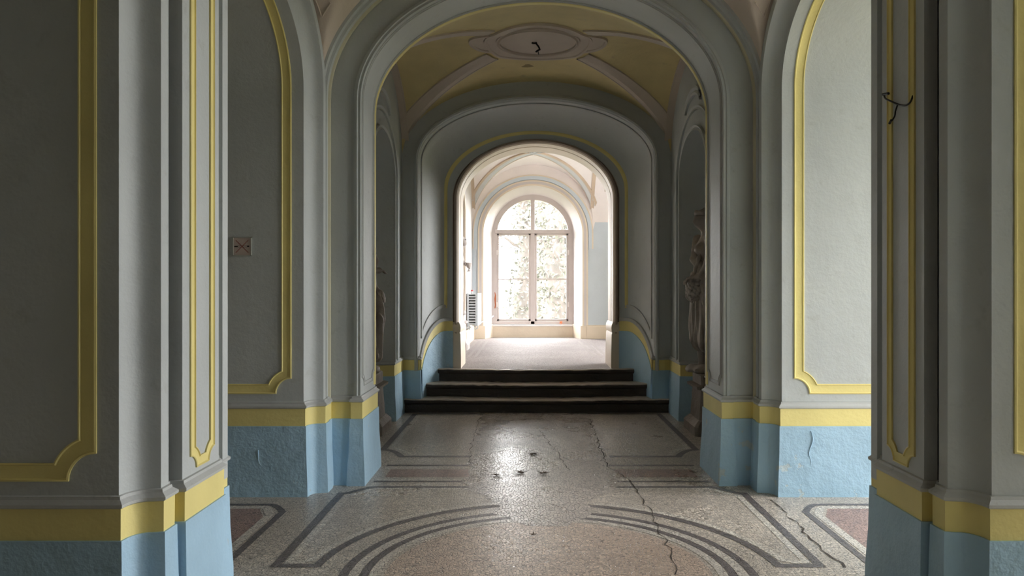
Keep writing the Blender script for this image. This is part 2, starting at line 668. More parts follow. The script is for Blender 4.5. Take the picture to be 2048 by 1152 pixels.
# ------------------------------------------------------------------ vaults
def vault12(x, y, yc):
    zl = ARCHZS + 1.225 * sqrt(max(0, 1 - (x / 1.665) ** 2))
    u = (y - yc) / .955
    zc = SZS + .78 * sqrt(1 - u * u) if abs(u) < 1 else 0
    m = max(zl, zc)
    return m + math.log(math.exp(50 * (zl - m)) + math.exp(50 * (zc - m))) / 50


def vault_mesh(name, f, x0, x1, y0, y1, nx, ny, mat, parent, diag=None):
    V, F = [], []
    for j in range(ny + 1):
        for i in range(nx + 1):
            x, y = x0 + (x1 - x0) * i / nx, y0 + (y1 - y0) * j / ny
            V.append((x, y, f(x, y)))
    for j in range(ny):
        for i in range(nx):
            a = j * (nx + 1) + i
            b, c, d = a + 1, a + nx + 2, a + nx + 1
            if diag:
                if diag(i + .5, j + .5):
                    F += [(a, b, c), (a, c, d)]
                else:
                    F += [(a, b, d), (b, c, d)]
            else:
                F.append((a, b, c, d))
    return mesh(name, V, F, mat, parent, 28)


ceil0 = struct('ceiling', 'plain plaster vault over the near corridor bay', 'ceiling')
vault_mesh('vault', lambda x, y: vault12(x, y, BAYS[0][0]), -1.66, 1.66, -3.2, 3.21, 60, 70, 'pink', ceil0)
ceil1 = struct('ceiling', 'pinkish vault over the crossing before the middle arch', 'ceiling')
vault_mesh('vault', lambda x, y: vault12(x, y, BAYS[1][0]), -1.66, 1.66, 3.60, 5.665, 240, 160, 'pink', ceil1)
# small scratched lozenge lines on the crossing's pendentives
for sx in (-1, 1):
    def vv(x, y):
        return (sx * x, y, vault12(x, y, BAYS[1][0]) - .006)
    for p, q in (((1.585, 5.38), (1.50, 5.30)), ((1.585, 5.38), (1.62, 5.20))):
        P = [vv(p[0] + (q[0] - p[0]) * t, p[1] + (q[1] - p[1]) * t) for t in np.linspace(0, 1, 6)]
        tube('panel_line', P, .006, 'pink', ceil1, 6)

# ------------------------------------------------------------------ side passages (arched openings left and right)
SIDE = {-1: 'left', 1: 'right'}
walls = {}
for s in (-1, 1):
    for k, (yc, hw) in BAYS.items():
        nm = 'wall_%s_%s' % (SIDE[s], 'near' if k == 0 else 'middle')
        where = 'beside the camera' if k == 0 else 'between near pier and middle arch'
        W = struct(nm, 'grey %s side passage arch with long yellow panel frame %s' % (SIDE[s], where), 'wall')
        walls[s, k] = W
        sweep_s('jamb', [(0, PASS_X), (0, XA)], .55, yc, hw, SB, SZS, 'grey', W, s)
        sweep_s('cove_molding', SIDEPROF, .55, yc, hw, SB, SZS, 'grey', W, s)
        am = ArchMap(hw, SB, SZS, (lambda yc_: (lambda l, z, v: (-v, yc_ + l, z)))(yc))
        frame('panel_molding', am, 1.815, 3.05, .735, .11, FRAMEPROF(.072), 'yellow', W, mir=s > 0)
    # end of the left passages / gallery face on the right
    if s < 0:
        for k, (yc, hw) in BAYS.items():
            quad('end_wall', [(-PASS_X, yc - hw - .05, 0), (-PASS_X, yc + hw + .05, 0), (-PASS_X, yc + hw + .05, 3.7), (-PASS_X, yc - hw - .05, 3.7)], 'fillcut', walls[s, k])  # unseen end wall, coloured dark to cut fill light
    else:
        ya = (BAYS[0][0] + BAYS[0][1] + BAYS[1][0] - BAYS[1][1]) / 2
        f = lambda u, z: (PASS_X, u, z)
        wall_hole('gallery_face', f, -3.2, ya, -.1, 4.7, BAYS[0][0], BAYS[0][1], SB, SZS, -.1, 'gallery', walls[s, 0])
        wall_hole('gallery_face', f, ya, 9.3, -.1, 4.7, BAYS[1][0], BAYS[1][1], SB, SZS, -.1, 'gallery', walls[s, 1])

# ------------------------------------------------------------------ near transverse arch and its piers
wn = struct('wall_near', 'near grey piers with narrow yellow panel frames and blue plinths', 'wall')
y0 = Y_NEAR
sweep_t('jamb', [tr(1.72, y0 + .18), tr(XG, y0 + .19), tr(XG, y0 + .24), tr(1.59, y0 + .245), tr(1.59, y0 + .625), tr(1.665, y0 + .63), tr(1.665, y0 + .715), tr(1.72, y0 + .73)], .55, 'grey', wn)
am = ArchMap(1.59, ARCHB + 1.59 - ARCHA, ARCHZS, lambda l, z, v: (l, v, z))
frame('panel_molding', am, y0 + .315, y0 + .565, .70, .06, FRAMEPROF(.048), 'yellow', wn)
PIERN = [(-3.29, y0), (-XA, y0)] + [(-X, y0 + d) for d, X in COVE[1:]] + [(-XC, y0 + .11), (-XC, y0 + .175), (-XG, y0 + .18), (-XG, y0 + .24), (-1.59, y0 + .245),
        (-1.59, y0 + .625), (-1.665, y0 + .63), (-1.665, y0 + .722), (-1.64, y0 + .725), (-1.64, y0 + .795), (-1.655, y0 + .80)] + \
        [(-X, y0 + .905 - d) for d, X in COVE[::-1][1:]] + [(-3.29, y0 + .905)]
for s in (-1, 1):
    dado(wn, PIERN, s > 0)

# ------------------------------------------------------------------ middle transverse arch
wm = struct('wall_middle', 'middle grey arch with stepped mouldings framing the statue bay', 'wall')
y1 = Y_MID
sweep_t('outer_molding', [tr(1.75, y1 + .17), tr(XG, y1 + .18), tr(XG, y1 + .225), tr(1.625, y1 + .23), tr(1.625, y1 + .275)], .55, 'grey', wm)
sweep_t('painted_bead', [tr(1.625, y1 + .275), tr(1.612, y1 + .283), tr(1.612, y1 + .312), tr(1.625, y1 + .32)], .66, paint('faded_bead_paint', (.52, .50, .36)), wm)
sweep_t('arch_face', [tr(1.625, y1 + .32), tr(1.44, y1 + .32)], .55, 'grey', wm)
sweep_t('inner_molding', [tr(1.44, y1 + .32), tr(1.435, y1 + .305), tr(1.425, y1 + .298), tr(1.41, y1 + .295), tr(1.405, y1 + .305), tr(1.395, y1 + .305), tr(1.385, y1 + .30)], .55, 'grey', wm)
sweep_t('soffit', [tr(1.385, y1 + .30), tr(1.385, y1 + .86), tr(1.40, y1 + .875), (1.66, .96, 3.067, y1 + .90), (1.66, .945, 3.067, 6.62)], .55, 'grey', wm)
am = ArchMap(1.385, ARCHB, ARCHZS, lambda l, z, v: (l, v, z))
frame('panel_molding', am, y1 + .345, y1 + .79, .74, .07, FRAMEPROF(.030), 'mold', wm)
sweep_t('edge_bead', [tr(1.385, y1 + .795), tr(1.376, y1 + .80), tr(1.374, y1 + .815), tr(1.376, y1 + .845), tr(1.386, y1 + .852)], .70, 'yellow', wm)

# ------------------------------------------------------------------ statue bay (walls with niches)
YB0, YB1, NC, NA, NB, NZS, ND = 6.30, 9.10, 7.85, .62, .42, 2.72, .60
BX = 1.63
niche_plan = [(-BX - ND * sin(pi * i / 16), NC - NA * cos(pi * i / 16)) for i in range(17)]
PIERM = [(-3.29, y1), (-XA, y1)] + [(-X, y1 + d) for d, X in COVE[1:]] + [(-XC, y1 + .11), (-XC, y1 + .175), (-XG, y1 + .18), (-XG, y1 + .225), (-1.625, y1 + .23),
        (-1.625, y1 + .32), (-1.435, y1 + .32), (-1.435, y1 + .30), (-1.385, y1 + .30), (-1.385, y1 + .86), (-BX, y1 + .90), (-BX, NC - NA - .02)]
BAYP = [(-BX, NC - NA - .04)] + niche_plan + [(-BX, YB1), (-1.53, YB1), (-1.53, YB1 - .02), (-1.425, YB1 - .02), (-1.42, YB1 + .04)]
for s in (-1, 1):
    dado(wm, PIERM, s > 0)
    nm = 'wall_%s_far' % SIDE[s]
    W = struct(nm, 'grey %s wall of the statue bay with tall round-headed niche' % SIDE[s], 'wall')
    f = lambda u, z: (-BX, u, z)
    wall_hole('wall_face', f, YB0, YB1, 0, 4.2, NC, NA, NB, NZS, 0, 'grey', W, mir=s > 0)
    rows = []
    for i in range(15):
        ph = pi / 2 * i / 14
        k, dp = max(cos(ph), .0001), ND * sin(ph)
        rows.append([(-BX - dp, NC + l, z) for l, z in apath(NA * k, NB * k, NZS, 0, 30, 4)])
    grid('niche', rows, 'grey', W, mir=s > 0)
    for du0, du1, th in ((0.0, .045, .030), (.20, .245, .022)):
        rows = [[(-X, NC + l, z) for l, z in apath(NA + du, NB + du, NZS, .66, 36)] for du, X in
                ((du0, BX + .01), (du0, BX - th), ((du0 + du1) / 2, BX - th * .6), (du1, BX - th), (du1, BX + .01))]
        grid('niche_molding', rows, 'grey', W, sharp=30, mir=s > 0)
    # short hood over the niche
    rows = []
    for du, X in ((.36, BX), (.36, BX - .025), (.385, BX - .03), (.41, BX - .012), (.435, BX - .03), (.46, BX - .03), (.46, BX)):
        rows.append([(-X, NC - .40 * cos(t), NZS + NB + du - .22 + .22 * sin(t)) for t in np.linspace(.5, pi - .5, 20)])
    grid('niche_hood', rows, 'grey', W, mir=s > 0)
    dado(W, BAYP, s > 0)

# vault of the statue bay
VYC, VAY, VA, VB, VZS = (6.6 + YB1) / 2, (YB1 - 6.6) / 2, 1.65, .94, 3.067


def groin(x, y, a=VA, ay=VAY, yc=VYC, b=VB, zs=VZS):
    u, v = min(1, abs(x / a)), min(1, abs((y - yc) / ay))
    return zs + b * sqrt(max(0, 1 - min(u, v) ** 2)) + .085 * (1 - u * u) * (1 - v * v)


ceil2 = struct('ceiling', 'ochre groin vault with pinkish ribs and round medallion over statue bay', 'ceiling')
n = 48
vault_mesh('vault', lambda x, y: groin(x, y), -VA, VA, VYC - VAY, VYC + VAY, n, n, 'ochre', ceil2, diag=lambda i, j: (i - n / 2) * (j - n / 2) > 0)


def strip_on(name, P, wd, surf, mat, parent, h=.012, edge=.012, nw=6):
    """raised strip following a ceiling surface under a plan polyline"""
    prof = [(-wd / 2, -.006), (-wd / 2, h + edge * .5), (-wd / 2 + edge, h + edge * .5), (-wd / 2 + edge * 1.4, h)]
    prof += [(wd * (i / nw - .5) * .8, h) for i in range(1, nw)]
    prof += [(-a, b) for a, b in prof[:4][::-1]]
    rows = []
    for o, hh in prof:
        Q = offset_poly(P, o)
        rows.append([(x, y, surf(x, y) - hh) for x, y in Q])
    return grid(name, rows, mat, parent, sharp=25)


for sx in (-1, 1):
    for sy in (-1, 1):
        P = [(sx * VA * t, VYC + sy * VAY * t) for t in np.linspace(.30, .99, 40)]
        strip_on('rib', P, .20, groin, 'pink', ceil2)
for sx in (-1, 1):
    P = [(sx * (VA - .05), VYC + VAY * t) for t in np.linspace(-.97, .97, 40)]
    strip_on('wall_rib', P, .11, lambda x, y: groin(VA * .999 if x > 0 else -VA * .999, y), 'pink', ceil2)


def ring(name, r0, r1, z, h, mat, parent, yc, n=64, ex=1.0):
    prof = [(r0, .03), (r0, -h), (r0 + (r1 - r0) * .25, -h * 1.3), (r0 + (r1 - r0) * .5, -h * .7), (r0 + (r1 - r0) * .8, -h), (r1, -h), (r1, .03)]
    rows = [[(r * ex * cos(2 * pi * i / n), yc + r * sin(2 * pi * i / n), z + k) for i in range(n)] for r, k in prof]
    return grid(name, rows, mat, parent, closed=True)


zt = VZS + VB + .075
V = [(0, VYC, zt - .012)] + [(.41 * cos(2 * pi * i / 64), VYC + .41 * sin(2 * pi * i / 64), zt - .012) for i in range(64)]
mesh('medallion', V, [(0, 1 + (i + 1) % 64, 1 + i) for i in range(64)], 'pink', ceil2, 0)
ring('medallion_ring', .40, .44, zt, .03, 'pink', ceil2, VYC)
rows = [[(r * cos(2 * pi * i / 64), VYC + r * sin(2 * pi * i / 64), groin(r * cos(2 * pi * i / 64), VYC + r * sin(2 * pi * i / 64)) - k) for i in range(64)] for r, k in ((.44, .012), (.53, .014), (.54, .024), (.565, .024), (.57, -.01))]
grid('medallion_border', rows, 'pink', ceil2, closed=True)
for sx in (-1, 1):
    rows = []
    for r, k in ((.0, .010), (.19, .012), (.195, .022), (.225, .022), (.23, -.01)):
        rows.append([(sx * (.50 + r * cos(t)), VYC + r * 1.15 * sin(t), groin(.50 + r * cos(t), VYC + r * 1.15 * sin(t)) - k) for t in np.linspace(-pi / 2, pi / 2, 24)])
    grid('medallion_lobe', rows, 'pink', ceil2)
# damp stain on the far vault cell
V = [(-.11 + cam.location.x * 0 + .06 * cos(t) * (1 + .4 * sin(3 * t)), 8.62 + .05 * sin(t), 0) for t in np.linspace(0, 2 * pi, 14)[:-1]]
V = [(x, y, groin(x, y) - .004) for x, y, z in V]
mesh('damp_stain', V, [tuple(range(len(V)))], 'stain', ceil2, 0)

# ------------------------------------------------------------------ far arch: splayed reveal over the stairs, then the cream doorway arch
wf = struct('wall_far', 'deep splayed grey arch over the dark steps with cream inner arch', 'wall')
A2 = (1.42, .72, 3.05, YB1 - .02)
rows = [[(x, y, z) for x, z in apath(a, b, zs, .5, 48)] for a, b, zs, y in ((1.80, 1.25, 3.05, YB1), (1.53, .85, 3.05, YB1), (1.53, .85, 3.05, YB1 - .02), (1.48, .79, 3.05, YB1 - .02))]
grid('arch_face', rows, 'grey', wf)
rows = [[(x, y, z) for x, z in apath(a, b, zs, .5, 48)] for a, b, zs, y in
        ((1.48, .79, 3.05, YB1 - .02), (1.475, .785, 3.05, YB1 - .05), (1.455, .76, 3.05, YB1 - .06), (1.435, .74, 3.05, YB1 - .05), (1.43, .73, 3.05, YB1 - .03), (1.42, .72, 3.05, YB1 - .02))]
grid('arch_molding', rows, 'grey', wf)


def splay(t):
    """arch parameters across the splay, t = 0 front edge .. 1 inner edge"""
    th = pi / 2 * t
    y = YB1 - .02 + .64 * sin(th * .92) / sin(pi / 2 * .92)
    k = 1 - cos(th)
    return (1.42 - .34 * k, .72 + .03 * k, 3.05 - .38 * k, y)


TS = np.linspace(0, 1, 15)
sweep_t('splay', [splay(t) for t in TS], .3, 'grey', wf)


def S_ramp(t):
    q = min(1, max(0, (t - .02) / .75))
    return .505 + .44 * (1 - (1 - q) ** 1.7)


for s in (-1, 1):
    def strip(name, lo, hi, p0, p1, mat, cap=True):
        rows = [[], [], [], []]
        for t in TS:
            a, b, zs, y = splay(t)
            a2, _, _, y2 = splay(min(1, t + .02)) if t < .99 else splay(t)
            a0, _, _, yp = splay(max(0, t - .02))
            d = Vector((-(a2 - a0), y2 - yp)).normalized()
            nx, ny = d.y, -d.x
            for r, z, p in ((0, lo(t), p0), (1, hi(t), p1), (2, hi(t) + .004, 0)):
                rows[r].append((-a + nx * p, y + ny * p, z))
        grid(name, rows[:3], mat, wf, sharp=25, mir=s > 0)
    strip('plinth', lambda t: .0, S_ramp, .045, .034, 'blue')
    strip('dado_band', lambda t: S_ramp(t) - .004, lambda t: S_ramp(t) + .13, .026, .026, 'yellow')
    strip('dado_molding', lambda t: S_ramp(t) + .128, lambda t: S_ramp(t) + .165, .038, .02, 'mold')

# yellow frame line on the splay
def splay_pt(q, t, h):
    a, b, zs, y = splay(t)
    P = np.array(apath(a - h, b - h, zs, S_ramp(t) + .30, 48, 10))
    i = q * (len(P) - 1)
    x = np.interp(i, range(len(P)), P[:, 0])
    z = np.interp(i, range(len(P)), P[:, 1])
    return (x, y, z)


for t0, t1, mt in ((.10, .15, 'mold'), (.80, .85, 'yellow')):
    rows = [[splay_pt(q, t, h) for q in np.linspace(0, 1, 90)] for t, h in ((t0, -.004), (t0, .014), ((t0 + t1) / 2, .018), (t1, .014), (t1, -.004))]
    grid('panel_molding', rows, mt, wf)
for s in (-1, 1):
    rows = []
    for dz, h in ((0, -.004), (0, .014), (.02, .017), (.04, .014), (.04, -.004)):
        r = []
        for t in np.linspace(.10, .85, 16):
            x, y, z = splay_pt(0, t, h)
            r.append((x, y, z + dz))
        rows.append(r)
    grid('panel_molding', rows, 'mold', wf, mir=s > 0)

A3 = (1.0, .725, 2.65)
t3 = lambda d, y: (A3[0] + d, A3[1] + d, A3[2], y)
yE = splay(1)[3]
sweep_t('arch_fillet', [splay(1), t3(.075, yE), t3(.07, yE + .02), t3(.05, yE - .015), t3(.03, yE - .02), t3(.015, yE)], .3, plain('shaded_cream_paint', (.36, .29, .23)), wf)  # cream paint browned: shade of the front face is put into the colour
sweep_t('inner_arch', [t3(.015, yE), t3(0, yE + .02), t3(0, yE + .22), t3(.03, yE + .23), t3(.03, yE + .25), t3(0, yE + .26), t3(0, 10.35), t3(.02, 10.36), t3(2.0, 10.36)], .3, 'cream', wf)
JP = [(-1.09, yE - .002), (-1.0, yE), (-1.0, 10.36), (-1.3, 10.36)]
for s in (-1, 1):
    rows = [[(x, y, z) for x, y in offset_poly(JP, p)] for p, z in ((.030, .44), (.030, .62), (.022, .90), (.014, .92), (.022, .94), (.026, .99), (.02, 1.02), (.006, 1.05), (-.003, 1.06))]
    grid('plinth', rows, 'cream', wf, sharp=25, mir=s > 0)

# ------------------------------------------------------------------ steps
steps = struct('floor_steps', 'three dark worn stone steps up to the bright room', 'steps')


def step(y, z0, z1, hw):
    n = 40
    rnd = random.Random(int(y * 100))
    w = [rnd.uniform(-.004, .004) + .010 * cos(pi * (i / n - .5) * 1.6) - .006 for i in range(n + 1)]
    def rw(L):
        return [[(-hw + 2 * hw * i / n, yy + (.006 * k * sin(i * 1.7)), zz - k * w[i]) for i in range(n + 1)] for yy, zz, k in L]
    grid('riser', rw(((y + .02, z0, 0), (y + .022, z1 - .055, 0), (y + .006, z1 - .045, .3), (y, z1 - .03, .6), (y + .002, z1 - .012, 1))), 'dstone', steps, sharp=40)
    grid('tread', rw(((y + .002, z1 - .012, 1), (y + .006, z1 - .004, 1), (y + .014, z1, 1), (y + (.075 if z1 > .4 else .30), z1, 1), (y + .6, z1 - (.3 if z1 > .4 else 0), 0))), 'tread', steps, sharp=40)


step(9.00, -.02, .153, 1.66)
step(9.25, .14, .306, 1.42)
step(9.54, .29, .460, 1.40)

# ------------------------------------------------------------------ bright end room
XR = 1.245
wl3 = struct('wall_left_end', 'pale left wall of the bright end room with statue niche', 'wall')
N3, N3A = 12.75, .60
f = lambda u, z: (-XR, u, z)
wall_hole('wall_face', f, 10.36, 15.42, .44, 4.2, N3, N3A, .5, 2.75, .44, 'roomwall', wl3)
rows = []
for i in range(13):
    ph = pi / 2 * i / 12
    k, dp = max(cos(ph), .0001), .45 * sin(ph)
    rows.append([(-XR - dp, N3 + l, z) for l, z in apath(N3A * k, .5 * k, 2.75, .44, 30, 4)])
grid('niche', rows, 'roomwall', wl3)
rows = [[(-X, N3 + l, z) for l, z in apath(N3A + du, .5 + du, 2.75, .72, 36)] for du, X in ((0, XR + .01), (0, XR - .03), (.03, XR - .04), (.06, XR - .02), (.06, XR + .01))]
grid('niche_molding', rows, 'cream', wl3)
rows = [[(x, y, z) for x, y in offset_poly([(-XR, 13.40), (-XR, 15.40), (-1.09, 15.40)], p)] for p, z in ((.05, .45), (.05, .70), (.035, .72), (.035, .735), (-.003, .74))]
grid('plinth', rows, 'cream', wl3, sharp=25)
rows = [[(x, y, z) for x, y in offset_poly([(-1.2, 10.36), (-XR, 10.36), (-XR, 12.10)], p)] for p, z in ((.05, .45), (.05, .70), (.035, .72), (.035, .735), (-.003, .74))]
grid('plinth', rows, 'cream', wl3, sharp=25)

V3C, V3AY, V3B, V3ZS = 13.95, 1.45, 1.18, 2.85
we = struct('wall_end', 'pale blue end wall around the tall arched window', 'wall')
WA, WZS = 1.015, 2.62
wall_hole('wall_face', lambda u, z: (u, 15.40, z), -1.7, 3.3, .44, 4.7, 0, WA, .98, WZS, .44, 'paleblue', we)
rows = [[(x, y, z) for x, z in apath(a, b, WZS, .44, 40)] for a, b, y in ((WA, .98, 15.40), (WA - .02, .96, 15.44), (.865, .86, 15.84), (.845, .84, 15.90))]
grid('window_reveal', rows, 'roomwall', we)
for du0, du1, mt in ((0, .035, 'cream'), (.035, .085, 'roomwall'), (.085, .115, 'cream'), (.125, .20, 'paleblue'), (.20, .225, 'cream')):
    z0 = .44 if du0 < .12 else 2.3
    rows = [[(x, y, z) for x, z in apath(WA + du, .98 + du, WZS, z0, 40)] for du, y in ((du0, 15.41), (du0, 15.375), (du1, 15.375), (du1, 15.41))]
    grid('window_molding', rows, mt, we)
# white lunette between the window ring and the vault
for nm, pr in (('lunette', 15.395),):
    rows = [[(-a * cos(t), pr, zs + b * sin(t)) for t in np.linspace(0, pi, 41)] for a, b, zs in ((WA + .205, .98 + .205, WZS), (XR + .03, V3B + .03, V3ZS))]
    grid(nm, rows, 'white', we)
# panel on the reveal
for s in (-1, 1):
    P = [(-.99 + .045, 15.51), (-.905 + .030, 15.74)]
    rows = [[(P[0][0] + (P[1][0] - P[0][0]) * q + o, P[0][1] + (P[1][1] - P[0][1]) * q, z) for q, o in ((0, 0), (0, -.06), (1, -.06), (1, 0), (0, 0))] for z in (.85, 2.6)]
# plinths of the end wall
ENDP = [(1.10, 15.40), (3.29, 15.40)]
rows = [[(x, y, z) for x, y in offset_poly(ENDP, p)] for p, z in ((.05, .45), (.05, .70), (.035, .72), (.035, .735), (-.003, .74))]
grid('plinth', rows, 'cream', we, sharp=25)
for s in (-1, 1):
    RP = [(-1.10, 15.39), (-1.0, 15.40), (-.845, 15.88)]
    rows = [[(x, y, z) for x, y in offset_poly(RP, p)] for p, z in ((.03, .45), (.03, .72), (-.003, .74))]
    grid('plinth', rows, 'cream', we, sharp=25, mir=s > 0)
boxes('sill_base', [(-.86, .86, 15.80, 15.95, .45, .69)], 'cream', we)
boxes('window_sill', [(-.88, .88, 15.77, 15.95, .69, .725)], 'white', we, bevel=.008)


def arch_ring(a0, a1, b0, b1, zs, z0, y0, y1, name, mat, parent, n=40):
    rows = [[(x, y, z) for x, z in apath(a, b, zs, z0, n)] for a, b, y in ((a1, b1, y0), (a0, b0, y0), (a0, b0, y1), (a1, b1, y1))]
    return grid(name, rows, mat, parent)


win = struct('window_1', 'tall white arched window with six panes at the corridor end', 'window')
YW = 15.86
arch_ring(.755, .86, .745, .86, WZS, .72, YW, YW + .09, 'outer_frame', 'frame', win)
boxes('transom', [(-.80, .80, YW - .015, YW + .09, 2.655, 2.735)], 'frame', win, .008)
boxes('mullion', [(-.045, .045, YW + .005, YW + .075, .73, 3.40)], 'frame', win, .008)
boxes('bottom_rail', [(-.80, .80, YW + .005, YW + .08, .725, .80)], 'frame', win, .008)
for sx in (-1, 1):
    xs = sorted((sx * .045, sx * .755))
    sash = boxes('sash', [(xs[0], xs[0] + .045, YW + .02, YW + .065, .80, 2.655), (xs[1] - .045, xs[1], YW + .02, YW + .065, .80, 2.655),
                          (xs[0], xs[1], YW + .02, YW + .065, .80, .845), (xs[0], xs[1], YW + .02, YW + .065, 2.61, 2.655)], 'frame', win, .006)
    boxes('glazing_bar', [(xs[0] + .045, xs[1] - .045, YW + .03, YW + .06, 1.675, 1.70)], 'frame', sash)
    for z0, z1 in ((.845, 1.675), (1.70, 2.61)):
        quad('pane', [(xs[0] + .04, YW + .045, z0), (xs[1] - .04, YW + .045, z0), (xs[1] - .04, YW + .045, z1), (xs[0] + .04, YW + .045, z1)], 'glass', sash)
    P = [(sx * .045, YW + .045, 2.72)] + [(sx * .76 * sin(t), YW + .045, WZS + .75 * cos(t)) for t in np.linspace(.06, 1.43, 20)]
    quad('pane', P if sx > 0 else P[::-1], 'glass', win)
    boxes('hinge', [(sx * .755 - .012, sx * .755 + .012, YW - .012, YW + .01, z, z + .10) for z in (1.1, 2.2)], 'white', win)
# bare rusty patch on the frame where the paint is gone
V = [(-.806 + .006 * sin(i * 2.1) + (.034 if i < 6 else 0) * (1 - abs(i - 2.5) / 5), YW - .004, 1.07 + .34 * (i / 5 if i < 6 else (11 - i) / 5)) for i in range(12)]
mesh('rust_patch', V, [tuple(range(12))], 'rust', win, 0)

ceil3 = struct('ceiling', 'white groin vault with pale blue ribs in the bright end room', 'ceiling')
V3C, V3AY, V3B, V3ZS = 13.95, 1.45, 1.18, 2.85


def groin3(x, y):
    u, v = min(1, abs(x / XR)), min(1, abs((y - V3C) / V3AY))
    if x > XR: u = 1
    return V3ZS + V3B * sqrt(max(0, 1 - min(u, v) ** 2))


n = 48
vault_mesh('vault', groin3, -XR, XR, V3C - V3AY, V3C + V3AY, n, n, 'white', ceil3, diag=lambda i, j: (i - n / 2) * (j - n / 2) > 0)
vault_mesh('side_vault', lambda x, y: groin3(XR, y), XR, 3.3, V3C - V3AY, V3C + V3AY, 2, 40, 'white', ceil3)
vault_mesh('entry_vault', lambda x, y: V3ZS + V3B * sqrt(max(0, 1 - (x / XR) ** 2)), -XR, XR, 10.34, V3C - V3AY, 40, 2, 'white', ceil3)
for sx in (-1, 1):
    for sy in (-1, 1):
        ts = np.linspace(.0 if sy > 0 else .02, .985, 44)
        P = [(sx * XR * t, V3C + sy * V3AY * t) for t in ts]
        strip_on('rib', P, .15, groin3, 'ribblue', ceil3, h=.02)
        for o in (-.085, .085):
            Q = offset_poly(P, o)
            k = 3 if (o < 0) == (sx * sy > 0) else 0
            strip_on('rib_border', Q[k:], .04, groin3, 'tan', ceil3, h=.026, edge=.004, nw=2)
for sx in (-1, 1):
    P = [(sx * (XR - .03), V3C + V3AY * t) for t in np.linspace(-.97, .97, 40)]
    strip_on('wall_rib', P, .07, lambda x, y: groin3(XR, y), 'tan', ceil3, h=.02, nw=3)
wr3 = struct('wall_right_end', 'right wall of the bright end room beside the far window', 'wall')
wall_hole('wall_face', lambda u, z: (3.3, u, z), 10.3, 15.42, .3, 4.7, 12.1, 1.05, .6, 2.9, 1.0, 'paleblue', wr3)
quad('side_ceiling', [(XR, 10.3, 3.9), (3.3, 10.3, 3.9), (3.3, V3C - V3AY, 3.9), (XR, V3C - V3AY, 3.9)], 'white', ceil3)

# ------------------------------------------------------------------ gallery on the right and the outer shell
sh = struct('wall_right_outer', 'outer gallery wall with tall windows on the right', 'wall')
GX = 6.4
GW = [(2.85, .72), (5.4, 1.2), (8.0, 1.2)]
edges = [-3.3, 3.95, 6.7, 9.3]
for (gy, ga), e0, e1 in zip(GW, edges, edges[1:]):
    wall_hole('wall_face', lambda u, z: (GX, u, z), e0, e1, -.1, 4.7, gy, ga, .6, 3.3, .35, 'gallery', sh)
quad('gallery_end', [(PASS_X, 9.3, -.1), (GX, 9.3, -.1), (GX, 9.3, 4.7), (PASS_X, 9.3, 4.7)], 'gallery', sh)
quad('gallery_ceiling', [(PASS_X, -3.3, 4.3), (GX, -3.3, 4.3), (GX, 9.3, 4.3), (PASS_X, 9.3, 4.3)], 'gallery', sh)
for i, (gy, ga) in enumerate(GW):
    W2 = struct('window_%d' % (i + 2), 'tall arched gallery window %s' % ('beside the near right-hand pier', 'opposite the right-hand side passage', 'behind the right-hand statue niche')[i], 'window')
    rows = [[(x, gy + l, z) for l, z in apath(a, b, 3.3, .35, 24)] for a, b, x in ((ga, .6, GX), (ga - .07, .53, GX), (ga - .07, .53, GX + .08), (ga, .6, GX + .08))]
    grid('frame', rows, 'white', W2)
    boxes('mullion', [(GX + .01, GX + .07, gy - .035, gy + .035, .35, 3.86)], 'white', W2)
    boxes('transom', [(GX, GX + .08, gy - ga, gy + ga, 2.5, 2.57)], 'white', W2)
    portal((GX - .03, gy, 2.13), (0, radians(90), 0), 3.6, 2 * ga)
portal((0, 15.83, 2.05), (radians(-90), 0, 0), 1.7, 2.75)
portal((3.27, 12.1, 2.25), (0, radians(90), 0), 2.6, 2.3)

rear = struct('wall_rear', 'unseen walls of the corridor behind the camera, darkened to cut fill light', 'wall')
quad('wall_face', [(-1.66, -3.2, 0), (1.66, -3.2, 0), (1.66, -3.2, 4.7), (-1.66, -3.2, 4.7)], 'fillcut', rear)
for sx in (-1, 1):
    quad('wall_face', [(sx * 1.65, -3.2, 0), (sx * 1.65, 1.20, 0), (sx * 1.65, 1.20, 4.7), (sx * 1.65, -3.2, 4.7)], 'fillcut', rear)
roof = boxes('ceiling_roof', [(-3.6, 6.45, -3.5, 16.0, 4.7, 4.9)], 'ext')
tag(roof, 'flat roof slab above the vaults', 'roof', kind='structure')
shell = boxes('wall_outer', [(-3.6, -3.38, -3.5, 15.9, -.3, 4.7), (-3.6, 6.45, -3.5, -3.3, -.3, 4.7), (-3.6, -1.6, 15.55, 15.95, -.3, 4.7)], 'ext')
tag(shell, 'outer masonry walls of the building', 'wall', kind='structure')

# ------------------------------------------------------------------ outside
lawn = boxes('ground', [(-40, 40, 15.97, 70, -.8, -.35), (6.50, 60, -40, 15.97, -.8, -.35)], 'grass')
tag(lawn, 'pale overexposed lawn outside the windows', 'ground', kind='structure')


def leafcards(name, pts, size, mat, parent, rnd):
    V, F = [], []
    for p in pts:
        a = Vector((rnd.gauss(0, 1), rnd.gauss(0, 1), rnd.gauss(0, 1))).normalized()
        b = a.cross(Vector((rnd.gauss(0, 1), rnd.gauss(0, 1), rnd.gauss(0, 1)))).normalized()
        c = a.cross(b)
        s = size * rnd.uniform(.6, 1.3)
        p = Vector(p)
        k = len(V)
        V += [tuple(p - a * s), tuple(p + b * s * .5 + c * s * .15), tuple(p + a * s), tuple(p - b * s * .5 + c * s * .15)]
        F.append((k, k + 1, k + 2, k + 3))
    o = mesh(name, V, F, mat, parent, 0)
    o['kind'] = 'stuff'
    return o


